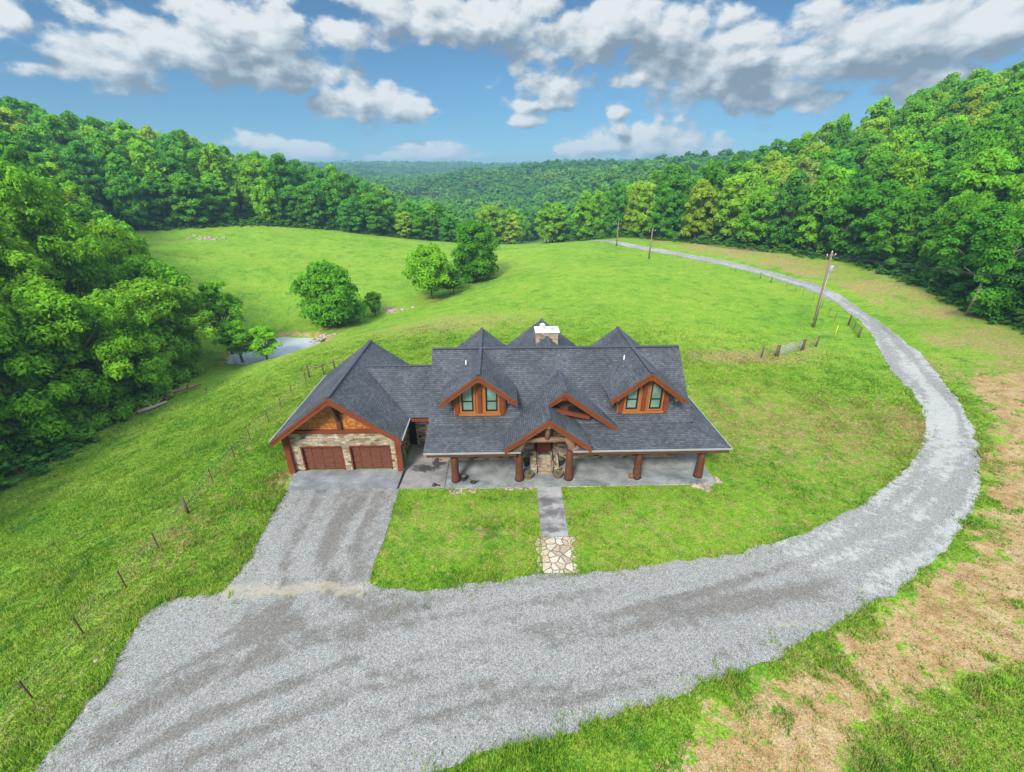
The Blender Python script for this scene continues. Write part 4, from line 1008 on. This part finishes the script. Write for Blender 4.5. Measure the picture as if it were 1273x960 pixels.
PROTO['slim'] = tree_proto(305, 12, 3.3, 4.0, 44, 190, .19, 'oak')
HUE = {'dark green': (.115, .37, .024), 'mid green': (.17, .47, .026), 'bright green': (.25, .56, .028), 'yellow green': (.35, .56, .036), 'bluish green': (.115, .40, .045), 'olive tan': (.36, .46, .10)}
def tree(proto, x, y, H, Rad, rz, hue, label, group=None, name='broadleaf_tree', var=.12, dz=0.):
    p = PROTO[proto]; t = empty(name, (x, y, gz1(x, y) + dz), rz); t.scale = (Rad / p['R'], Rad / p['R'], H / p['H'])
    tag(t, label, 'tree', group)
    tr = link('trunk', p['trunk'], t); cr = link('crown', p['crown'], t)
    c = HUE[hue]; f = [1 + random.uniform(-var, var) for _ in range(3)]; g = 1 + random.uniform(-.12, .12)
    cr.color = (c[0] * f[0] * g, c[1] * g, c[2] * f[2] * g, 1); return t
random.seed(11)
# trees standing alone
tree('field0', -35.0, 82.6, 11.6, 6.6, .3, 'mid green', 'large bushy tree alone in the meadow just beyond the pond')
tree('field1', -18.1, 97.6, 11.2, 6.0, 1.1, 'bright green', 'light green multi-limbed tree on bare earth in the meadow draw, middle of three')
tree('field2', -9.2, 112.2, 14.2, 6.6, 2.0, 'dark green', 'dark dense tree in the meadow draw, farthest of the three field trees')
tree('small', -13.4, 100.2, 5.4, 3.0, .7, 'dark green', 'small dark tree close behind the light green field tree')
tree('small', -28.0, 87.2, 4.6, 1.9, 2.7, 'dark green', 'small dark sapling right of the bushy tree beyond the pond')
tree('slim', -48.0, 70.2, 12.5, 3.6, .4, 'bright green', 'slim open tree with bare trunk at the left end of the pond')
tree('slim', -44.3, 66.6, 7.2, 3.1, 1.3, 'bright green', 'small open-crowned tree on the near bank of the pond, left of the pair')
tree('slim', -40.4, 66.9, 6.6, 3.0, 4.0, 'bright green', 'small open-crowned tree on the near bank of the pond, right of the pair')
# woods
def scatter(poly, bbox, seed, dmin, dmax, grow):
    r = np.random.default_rng(seed); x0, x1, y0, y1 = bbox; N = 16000
    X = r.uniform(x0, x1, N); Y = r.uniform(y0, y1, N); D = poly_sdf(X, Y, poly); ok = D > .8
    X, Y, D = X[ok], Y[ok], D[ok]; order = np.argsort(D + r.random(len(D)) * 6)
    keep = []; KX = np.empty(0); KY = np.empty(0); KD = np.empty(0)
    for i in order:
        need = dmin + (dmax - dmin) * min(1, D[i] / grow)
        if len(keep) and np.min((KX - X[i]) ** 2 + (KY - Y[i]) ** 2) < need * need: continue
        keep.append(i); KX = np.append(KX, X[i]); KY = np.append(KY, Y[i])
    return X[keep], Y[keep], D[keep]
cand = []
for side, poly, bbox, seed in (('left', WOOD_L, (-290, -20, -20, 290), 5), ('right', WOOD_R, (20, 280, 22, 310), 6)):
    X, Y, D = scatter(poly, bbox, seed, 6.2, 9.5, 40)
    Z = ground_z(X, Y); r = np.random.default_rng(seed + 50)
    for x, y, d, z in zip(X, Y, D, Z):
        edge = d < 7
        H = (r.uniform(11, 16) if edge else r.uniform(15.5, 21.5)); Rd = r.uniform(4.6, 6.2) * (1 if not edge else .86)
        if side == 'left' and y < 75: H *= 1.22; Rd *= 1.1
        if side == 'left' and x > -60 and y > 158: H *= .8
        if side == 'right' and y > 190: H *= .7
        if side == 'right' and edge and 95 < y < 190: H *= 1.2
        if side == 'left' and x > -62 and y > 180: H *= .9
        cand.append([side, x, y, z, d, H, Rd])
# loose pale grove in the dip beyond the field trees
r = np.random.default_rng(77)
for k in range(15):
    x = r.uniform(-14, 26); y = 190 + r.uniform(-6, 42)
    cand.append(['grove', x, y, gz1(x, y), 3, r.uniform(9.5, 17), r.uniform(4.2, 6.4)])
def project(x, y, z):
    P = math.atan(265 / 545); sp, cp = math.sin(P), math.cos(P); zz = z - CAM_H; d = y * cp - zz * sp; v = y * sp + zz * cp
    return x / d * 545, v / d * 545, d
# which trees show, seen from the camera and from a step to either side
zb = np.zeros((241, 319), bool); yy, xx = np.mgrid[0:241, 0:319]
order = sorted(range(len(cand)), key=lambda i: math.hypot(cand[i][1], cand[i][2])); seen = np.zeros(len(cand))
for i in order:
    s, x, y, z, d, H, Rd = cand[i]; u, v, dep = project(x, y, z + H * .58)
    if dep < 5: continue
    cx, cy, ra, rb = (u + 636.5) / 4, (480 - v) / 4, Rd / dep * 545 / 4, H * .44 / dep * 545 / 4 * .95
    if cx < -ra or cx > 319 + ra or cy > 241 + rb: continue
    m = ((xx - cx) / ra) ** 2 + ((yy - cy) / rb) ** 2 < 1; seen[i] = (m & ~zb).sum(); zb |= ((xx - cx) / (ra * .9)) ** 2 + ((yy - cy) / (rb * .9)) ** 2 < 1
pick = [i for i in np.argsort(-seen) if seen[i] > 1][:282]
pickset = set(pick); rest = [i for i in range(len(cand)) if i not in pickset]
def where_words(s, x, y, d):
    row = 'front edge' if d < 6 else 'second row' if d < 15 else 'lower slope' if d < 30 else 'mid slope' if d < 55 else 'upper slope' if d < 90 else 'hilltop'
    if s == 'grove': return row, 'dip'
    if s == 'left':
        seg = 'at the picture border' if y < 36 else 'left of the garage' if y < 50 else 'short of the pond' if y < 68 else 'beside the pond' if y < 92 else 'left of upper field' if y < 128 else 'behind upper field' if x < -70 else 'behind right upper field'
    else:
        seg = 'at the picture border' if y < 62 else 'above drive bend' if y < 78 else 'behind utility pole' if y < 94 else 'above middle drive' if y < 112 else 'above far drive' if y < 132 else 'above drive crest' if y < 160 else 'beyond drive crest'
    return row, seg
cells = {}
rnd = random.Random(5)
rows = []
for i in pick:
    s, x, y, z, d, H, Rd = cand[i]
    n = float(fbm(np.array([x]), np.array([y]), 22, 31)[0]) + rnd.uniform(-.38, .38)
    if s == 'grove': hue = rnd.choice(['yellow green', 'bright green', 'bright green'])
    elif s == 'left' and y < 80: hue = 'bright green' if n > .5 else 'mid green' if n > .3 else 'yellow green' if n < .1 else 'dark green'
    elif s == 'right': hue = 'yellow green' if n > .86 else 'bright green' if n > .56 else 'mid green' if n > .38 else 'bluish green' if n > .28 else 'dark green'
    else: hue = 'yellow green' if n > .92 else 'bright green' if n > .66 else 'mid green' if n > .44 else 'bluish green' if n > .34 else 'dark green'
    if s == 'right' and d < 18 and 66 < y < 125 and rnd.random() < .2: hue = 'olive tan'
    row, seg = where_words(s, x, y, d)
    size = 'tall' if H > 17.5 else 'low' if H < 12.5 else 'middling'
    rows.append((i, hue, row, seg, size))
groups = {}
for q in rows: groups.setdefault((cand[q[0]][0],) + q[1:], []).append(q[0])
dense = {'left': 'trees of the left hillside wood', 'right': 'trees of the right hillside wood', 'grove': 'trees of the pale grove in the dip'}
ORD = ['leftmost', 'second from left', 'third from left', 'fourth from left', 'fifth from left', 'sixth from left']
for i, hue, row, seg, size in rows:
    s, x, y, z, d, H, Rd = cand[i]; g = groups[(s, hue, row, seg, size)]
    rank = ''
    if len(g) > 1:
        k = sorted(g, key=lambda j: project(cand[j][1], cand[j][2], cand[j][3] + 10)[0]).index(i); rank = ', ' + (ORD[k] if k < len(ORD) else 'farther right')
    if s == 'grove': lab = '%s %s tree in the grove beyond the three field trees%s' % (size, hue, rank)
    else: lab = '%s %s tree on %s wood %s, %s%s' % (size, hue, s, row, seg, rank)
    dist = math.hypot(x, y); pr = ('skirt%d' % rnd.randrange(3)) if dist < 110 and d < 7 and (rnd.random() < .7 or (s == 'left' and y < 64)) else ('near%d' % rnd.randrange(4)) if dist < 92 else ('mid%d' % rnd.randrange(6))
    tree(pr, x, y, H, Rd, rnd.uniform(0, 6.28), hue, lab, dense[s])
# woods too deep or too far to tell tree from tree
def lump_templates(seed, n, per, size):
    out = []
    for k in range(6):
        r = np.random.default_rng(seed + k); C, rr = clump_centers(r, 1.0, .12, .34, n, ('oak', 'dome', 'tall')[k % 3]); V, F, T = leaves(C, rr * 1.15, per, size, r); out.append((V, T))
    return out
def calm(tm): return [(V, .5 + (T - .5) * .45) for V, T in tm]
def mass(name, X, Y, Z, H, W, hue, tmpl, seed):
    r = np.random.default_rng(seed); Vs = []; Ts = []; Hs = []
    for x, y, z, h, w, q in zip(X, Y, Z, H, W, hue):
        V, T = tmpl[r.integers(len(tmpl))]; a = r.random() * 6.28; c, s = math.cos(a), math.sin(a)
        Vs.append(np.stack([(V[:, 0] * c - V[:, 1] * s) * w * 2.9 + x, (V[:, 0] * s + V[:, 1] * c) * w * 2.9 + y, V[:, 2] * h + z], -1)); Ts.append(T); Hs.append(np.full(len(V), q))
    V = np.vstack(Vs); me = np_mesh(name, V, np.arange(len(V)).reshape(-1, 4), 'mass_leaf', {'tint': np.concatenate(Ts), 'hue': np.concatenate(Hs)})
    return tag(link(name, me), kind='stuff')
T1 = lump_templates(400, 26, 24, .055); T2 = calm(lump_templates(500, 12, 14, .085))
rr_ = np.random.default_rng(9)
A = np.array([[cand[i][k] for k in (1, 2, 3, 5, 6)] for i in rest])
mass('deep_woodland', A[:, 0], A[:, 1], A[:, 2], A[:, 3], A[:, 4], np.clip(fbm(A[:, 0], A[:, 1], 25, 41) + rr_.normal(size=len(A)) * .15, 0, 1), T1, 1)
def far_points(n, x0, x1, y0, y1, seed, dmin):
    r = np.random.default_rng(seed); nx = int((x1 - x0) / dmin); ny = int((y1 - y0) / dmin)
    X, Y = np.meshgrid(np.arange(nx), np.arange(ny)); X = (x0 + (X + r.random(X.shape)) * dmin).ravel(); Y = (y0 + (Y + r.random(Y.shape)) * dmin).ravel(); return X, Y
X, Y = far_points(0, -330, 330, 215, 760, 3, 9.5)
ok = (poly_sdf(X, Y, WOOD_L) < -2) & (poly_sdf(X, Y, WOOD_R) < -2) & (np.hypot((X + 108) / 26, (Y - 566) / 30) > 1) & (np.hypot((X - 21) / 14, (Y - 240) / 16) > 1) & (np.abs(X) < Y * .75 + 30)
ok &= ~((X > -22) & (X < 36) & (Y < 246)); X, Y = X[ok], Y[ok]; Z = ground_z(X, Y)
mass('valley_woodland', X, Y, Z - 1, rr_.uniform(12, 18, len(X)), rr_.uniform(5, 7.5, len(X)), np.clip(fbm(X, Y, 60, 43) * 1.1 - .18 + rr_.normal(size=len(X)) * .16, 0, 1), calm(T1[:3]) + T2[:3], 2)
X, Y = far_points(0, -900, 800, 760, 1480, 4, 15); ok = (np.abs(X) < Y * .62); X, Y = X[ok], Y[ok]
mass('ridge_woodland', X, Y, ground_z(X, Y) - 2, rr_.uniform(14, 22, len(X)), rr_.uniform(8, 11, len(X)), np.clip(fbm(X, Y, 90, 44) * .7 - .2 + rr_.normal(size=len(X)) * .14, 0, 1), T2, 3)  # foliage hue shifted darker and bluer, painting in part of the far haze
X, Y = far_points(0, -1500, 1500, 1480, 2600, 5, 34); ok = (np.abs(X) < Y * .6); X, Y = X[ok], Y[ok]
mass('horizon_woodland', X, Y, ground_z(X, Y) - 2, rr_.uniform(14, 22, len(X)), rr_.uniform(16, 22, len(X)), np.clip(fbm(X, Y, 150, 45) * .8 - .1, 0, 1), T2, 4)
# undergrowth along the skirts of the woods
r = np.random.default_rng(21); N = 26000
X = np.concatenate([r.uniform(-125, -20, N), r.uniform(20, 90, N)]); Y = np.concatenate([r.uniform(-8, 205, N), r.uniform(25, 205, N)])
D = np.where(X < 0, poly_sdf(X, Y, WOOD_L), poly_sdf(X, Y, WOOD_R)); ok = (D > -1.2) & (D < 12) & (r.random(len(X)) < np.where(D < 4, .5, .12)); X, Y, D = X[ok], Y[ok], D[ok]
hgt = r.uniform(.9, 2.6, len(X)) * np.where(D < .5, .55, 1)
mass('undergrowth', X, Y, ground_z(X, Y) - .3, hgt, hgt * r.uniform(.5, .9, len(X)), np.clip(r.normal(.45, .25, len(X)), 0, 1), lump_templates(600, 14, 40, .055), 6)
# ------------------------------------------------------------------ standing grass
r = np.random.default_rng(33)
def blades(name, X, Y, h, w, nb, spread):
    n = len(X); Z = ground_z(X, Y)
    az = r.random((n, nb)) * 6.28; lean = r.uniform(.15, .8, (n, nb)); hh = h[:, None] * r.uniform(.6, 1.2, (n, nb))
    bx = X[:, None] + r.normal(size=(n, nb)) * spread; by = Y[:, None] + r.normal(size=(n, nb)) * spread
    tx = bx + np.cos(az) * lean * hh; ty = by + np.sin(az) * lean * hh; tz = Z[:, None] + hh
    pxv, pyv = -np.sin(az) * w / 2, np.cos(az) * w / 2
    z0 = np.broadcast_to(Z[:, None] - .02, bx.shape)
    V = np.stack([np.stack([bx - pxv, by - pyv, z0], -1), np.stack([bx + pxv, by + pyv, z0], -1), np.stack([tx, ty, tz], -1)], 2).reshape(-1, 3)
    t = np.repeat(np.clip(r.normal(.5, .22, n)[:, None] + r.normal(size=(n, nb)) * .12, 0, 1).ravel(), 3)
    dr = np.repeat(np.repeat(dryness(X, Y), nb), 3)
    me = np_mesh(name, V, np.arange(len(V)).reshape(-1, 3), 'tuft', {'tint': t, 'dry': dr}); return tag(link(name, me), kind='stuff')
N = 780000
rad = 7 + 66 * r.random(N) ** .7; ang = r.uniform(-1.32, 1.32, N)
X = rad * np.sin(ang); Y = rad * np.cos(ang)
kp = (r.random(N) < sstep(73, 40, rad)) & (r.random(N) < sstep(Y * 1.3 + 34, Y * 1.25 + 14, np.abs(X))); X, Y = X[kp], Y[kp]; N = len(X)
g = gravel_sdf(X, Y); ok = (g < .05) | (r.random(N) < .16 * np.exp(-np.maximum(g, 0) / .3)) | ((r.random(N) < .02) & (g < 1.6) & (X < 0) & (fbm(X, Y, 1.2, 61) > .58))
for q in HARD: ok &= poly_sdf(X, Y, q) < -.03
ok &= pond_sdf(X, Y) < -.6
dd = dirtiness(X, Y) + (fbm(X, Y, 1.3, 51) - .5) * 1.5; ok &= (dd < .5) | (r.random(N) < .07)
ok &= (poly_sdf(X, Y, WOOD_L) < 2) & (poly_sdf(X, Y, WOOD_R) < 2)
X, Y = X[ok], Y[ok]
lawn = sstep(2, -4, np.maximum(np.maximum(-16 - X, X - 30), np.maximum(16 - Y, Y - 42)))
clump = fbm(X, Y, 1.5, 52)
h = (.085 + .12 * sstep(.45, .75, clump)) * (1 - .55 * lawn) * r.uniform(.7, 1.3, len(X))
edge = np.exp(-(gravel_sdf(X, Y) / .5) ** 2); h = h * (1 + .6 * edge)
blades('standing_grass', X, Y, h, .05, 4, .06)
# ------------------------------------------------------------------ sky, light, air, camera
SUN_EL, SUN_AZ = R(41), R(203)      # azimuth from +Y, clockwise: behind the viewer, slightly to the left
def make_world():
    w = bpy.data.worlds.new('World'); scene.world = w; w.use_nodes = True; t = w.node_tree; t.nodes.clear()
    def n(typ, ins=None, **kw):
        nd = t.nodes.new(typ)
        for k, v in kw.items(): setattr(nd, k, v)
        for k, v in (ins or {}).items():
            if isinstance(v, bpy.types.NodeSocket): t.links.new(v, nd.inputs[k])
            else: nd.inputs[k].default_value = v
        return nd
    def m(op, a, b=0., clamp=False):
        q = n('ShaderNodeMath', {0: a, 1: b}, operation=op); q.use_clamp = clamp; return q.outputs[0]
    out = n('ShaderNodeOutputWorld')
    sky = n('ShaderNodeTexSky', sky_type='NISHITA', sun_disc=False, sun_elevation=SUN_EL, sun_rotation=SUN_AZ, altitude=2500, air_density=.75, dust_density=0., ozone_density=2.0)
    skc = n('ShaderNodeVectorMath', {0: sky.outputs[0], 1: (.66, .96, .98)}, operation='MULTIPLY').outputs[0]
    # cloud banks, laid out by bearing and height above the horizon
    d = n('ShaderNodeTexCoord').outputs['Generated']; xyz = n('ShaderNodeSeparateXYZ', {0: d})
    az = m('ARCTAN2', xyz.outputs[0], xyz.outputs[1]); el = m('ARCSINE', xyz.outputs[2])
    bsky = n('ShaderNodeBackground', {0: skc, 1: n('ShaderNodeMapRange', {0: el, 1: 0., 2: .16, 3: SKY * .66, 4: SKY}).outputs[0]})
    BANKS = [(-0.538,0.174,0.236,0.045),(-0.455,0.216,0.111,0.043),(-0.652,0.142,0.115,0.030),(-0.396,0.158,0.118,0.036),(-0.717,0.129,0.047,0.015),(-0.275,0.114,0.118,0.038),(-0.210,0.109,0.060,0.031),(-0.464,0.049,0.054,0.019),(-0.383,0.034,0.067,0.024),(-0.147,0.036,0.092,0.021),(-0.234,0.027,0.062,0.014),(-0.053,0.239,0.214,0.050),(0.179,0.225,0.210,0.061),(0.082,0.150,0.094,0.037),(0.037,0.118,0.047,0.013),(0.383,0.173,0.230,0.069),(0.601,0.174,0.192,0.071),(0.733,0.178,0.097,0.053),(0.461,0.127,0.148,0.037),(0.690,0.126,0.100,0.039),(0.257,0.054,0.167,0.041),(0.150,0.042,0.071,0.020),(0.029,0.090,0.038,0.017),(0.209,0.106,0.027,0.013),(-0.731,0.185,0.027,0.024),(-0.301,0.215,0.070,0.026),(-0.220,0.263,0.081,0.024)]
    g = bpy.data.node_groups.new('cloud_density', 'ShaderNodeTree')
    g.interface.new_socket('P', in_out='INPUT', socket_type='NodeSocketVector'); g.interface.new_socket('D', in_out='OUTPUT', socket_type='NodeSocketFloat')
    t_main = t; t = g
    gi = n('NodeGroupInput'); go = n('NodeGroupOutput'); P = gi.outputs[0]
    def noise(vec, sc, det, ro=.6, dist=0.): return n('ShaderNodeTexNoise', {'Vector': vec, 'Scale': sc, 'Detail': det, 'Roughness': ro, 'Distortion': dist})
    st = n('ShaderNodeVectorMath', {0: P, 1: (1, 1.55, 1)}, operation='MULTIPLY').outputs[0]
    wv = noise(st, 9, 4).outputs[1]
    W = n('ShaderNodeVectorMath', {0: wv, 1: (.07, .03, 0), 2: P}, operation='MULTIPLY_ADD').outputs[0]
    W = n('ShaderNodeVectorMath', {0: W, 1: (.035, .015, 0)}, operation='SUBTRACT').outputs[0]
    acc = None
    for (a, e, ra, re) in BANKS:
        q = n('ShaderNodeVectorMath', {0: W, 1: (1 / ra, 1 / re, 0), 2: (-a / ra, -e / re, 0)}, operation='MULTIPLY_ADD').outputs[0]
        l = n('ShaderNodeVectorMath', {0: q}, operation='LENGTH').outputs['Value']; l = m('SUBTRACT', 1.08, l)
        acc = l if acc is None else n('ShaderNodeMath', {0: acc, 1: l, 2: .25}, operation='SMOOTH_MAX').outputs[0]
    # open broken cloud overhead and behind
    ov = noise(n('ShaderNodeVectorMath', {0: P, 1: (1.2, 3.0, 1)}, operation='MULTIPLY').outputs[0], 1.6, 3).outputs[0]
    e_ = n('ShaderNodeSeparateXYZ', {0: P}); up = n('ShaderNodeMapRange', {0: e_.outputs[1], 1: .27, 2: .5, 3: -1.6, 4: .7}).outputs[0]
    bk = n('ShaderNodeMapRange', {0: m('ABSOLUTE', e_.outputs[0]), 1: .95, 2: 1.3, 3: -1.6, 4: .2}).outputs[0]
    acc = m('MAXIMUM', acc, m('ADD', m('MAXIMUM', up, bk), m('MULTIPLY', m('SUBTRACT', ov, .5), 1.8)))
    acc = m('MAXIMUM', acc, -1.2)
    # rounded heaps on three scales, then a little ragged fibre
    wz = n('ShaderNodeVectorMath', {0: noise(st, 20, 4).outputs[1], 1: (.05, .05, 0), 2: st}, operation='MULTIPLY_ADD').outputs[0]
    def heap(sc): return n('ShaderNodeTexVoronoi', {'Vector': wz, 'Scale': sc, 'Smoothness': .35}, feature='SMOOTH_F1', voronoi_dimensions='2D').outputs[0]
    hp = m('ADD', m('MULTIPLY', m('SUBTRACT', .42, heap(13)), .85), m('MULTIPLY', m('SUBTRACT', .42, heap(25)), .5))
    f1 = noise(st, 34, 6, .62).outputs[0]; f2 = noise(st, 6, 3, .5).outputs[0]
    dens = m('ADD', m('ADD', acc, hp), m('ADD', m('MULTIPLY', m('SUBTRACT', f1, .5), .95), m('MULTIPLY', m('SUBTRACT', f2, .5), .9)))
    t.links.new(dens, go.inputs[0]); t = t_main
    p0 = n('ShaderNodeCombineXYZ', {0: az, 1: el}).outputs[0]
    def D(off): 
        q = n('ShaderNodeGroup'); q.node_tree = g
        t.links.new(n('ShaderNodeVectorMath', {0: p0, 1: off}, operation='ADD').outputs[0], q.inputs[0]); return q.outputs[0]
    d0 = D((0, 0, 0)); d1 = D((-.008, .010, 0)); d2 = D((-.02, .045, 0))
    alpha = n('ShaderNodeMapRange', {0: d0, 1: -.04, 2: .5}); alpha.interpolation_type = 'SMOOTHSTEP'; alpha = alpha.outputs[0]
    # cloud thickness towards the sun decides how bright its face is
    sh = m('ADD', m('MULTIPLY', m('SUBTRACT', d0, d1), .6), m('MULTIPLY', m('SUBTRACT', d0, d2), .22))
    sh = m('ADD', sh, .62); sh = m('SUBTRACT', sh, m('MULTIPLY', m('MAXIMUM', m('SUBTRACT', d2, .28), 0.), .7), True)
    r_ = n('ShaderNodeValToRGB', {0: sh}); e = r_.color_ramp.elements
    e[0].position = .05; e[0].color = (.27, .345, .42, 1); e[1].position = .95; e[1].color = (.93, .96, .98, 1)
    k = e.new(.45); k.color = (.50, .585, .66, 1)
    bcl = n('ShaderNodeBackground', {0: r_.outputs[0], 1: n('ShaderNodeMapRange', {0: el, 1: .32, 2: .8, 3: CLOUD, 4: CLOUD * 3.6}).outputs[0]})  # cloud overhead, out of view, brightened to add soft fill light
    low = n('ShaderNodeMapRange', {0: el, 1: .0, 2: .03}).outputs[0]
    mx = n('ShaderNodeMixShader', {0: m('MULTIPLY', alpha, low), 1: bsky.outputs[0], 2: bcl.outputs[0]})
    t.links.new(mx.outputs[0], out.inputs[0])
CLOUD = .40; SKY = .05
make_world()
sun = bpy.data.lights.new('sun', 'SUN'); sun.energy = 2.4; sun.angle = R(16); sun.color = (1, .95, .87)
so = bpy.data.objects.new('sun', sun); COL.objects.link(so)
sd = Vector((math.sin(SUN_AZ) * math.cos(SUN_EL), math.cos(SUN_AZ) * math.cos(SUN_EL), math.sin(SUN_EL)))
so.rotation_euler = sd.to_track_quat('Z', 'Y').to_euler(); so.location = (0, -20, 60)
if HAZE:
    hm = bpy.data.materials.new('haze_air'); hm.use_nodes = True; ht = hm.node_tree; ht.nodes.clear()
    ho = ht.nodes.new('ShaderNodeOutputMaterial'); hv = ht.nodes.new('ShaderNodeVolumePrincipled')
    hv.inputs['Color'].default_value = (.42, .70, .92, 1); hv.inputs['Density'].default_value = HAZE; hv.inputs['Anisotropy'].default_value = .2
    ht.links.new(hv.outputs[0], ho.inputs['Volume']); M['haze'] = hm
    gmin = float(gz.min()) - 1; gmax = float(gz[(np.abs(fx) < 1600) & (fy < 2700)].max()) + 24; print('haze', gmin, gmax)
    tag(MB().box(-4400, 4400, -1000, 5400, gmin, gmax).build('haze', 'haze'), kind='stuff')
cam = bpy.data.cameras.new('camera'); cam.sensor_width = 36; cam.lens = 36 * 545 / 1273; cam.clip_end = 9000; cam.clip_start = .3
co = bpy.data.objects.new('camera', cam); COL.objects.link(co); co.location = (0, 0, CAM_H)
co.rotation_euler = (math.pi / 2 - math.atan(265 / 545), 0, 0); scene.camera = co
scene.view_settings.view_transform = 'Standard'; scene.view_settings.look = 'None'; scene.view_settings.gamma = 1; scene.view_settings.exposure = EXPOSURE
scene.render.engine = 'CYCLES'; scene.cycles.use_denoising = True
scene.cycles.max_bounces = 6; scene.cycles.diffuse_bounces = 4; scene.cycles.transmission_bounces = 4; scene.cycles.volume_bounces = 0; scene.cycles.transparent_max_bounces = 8
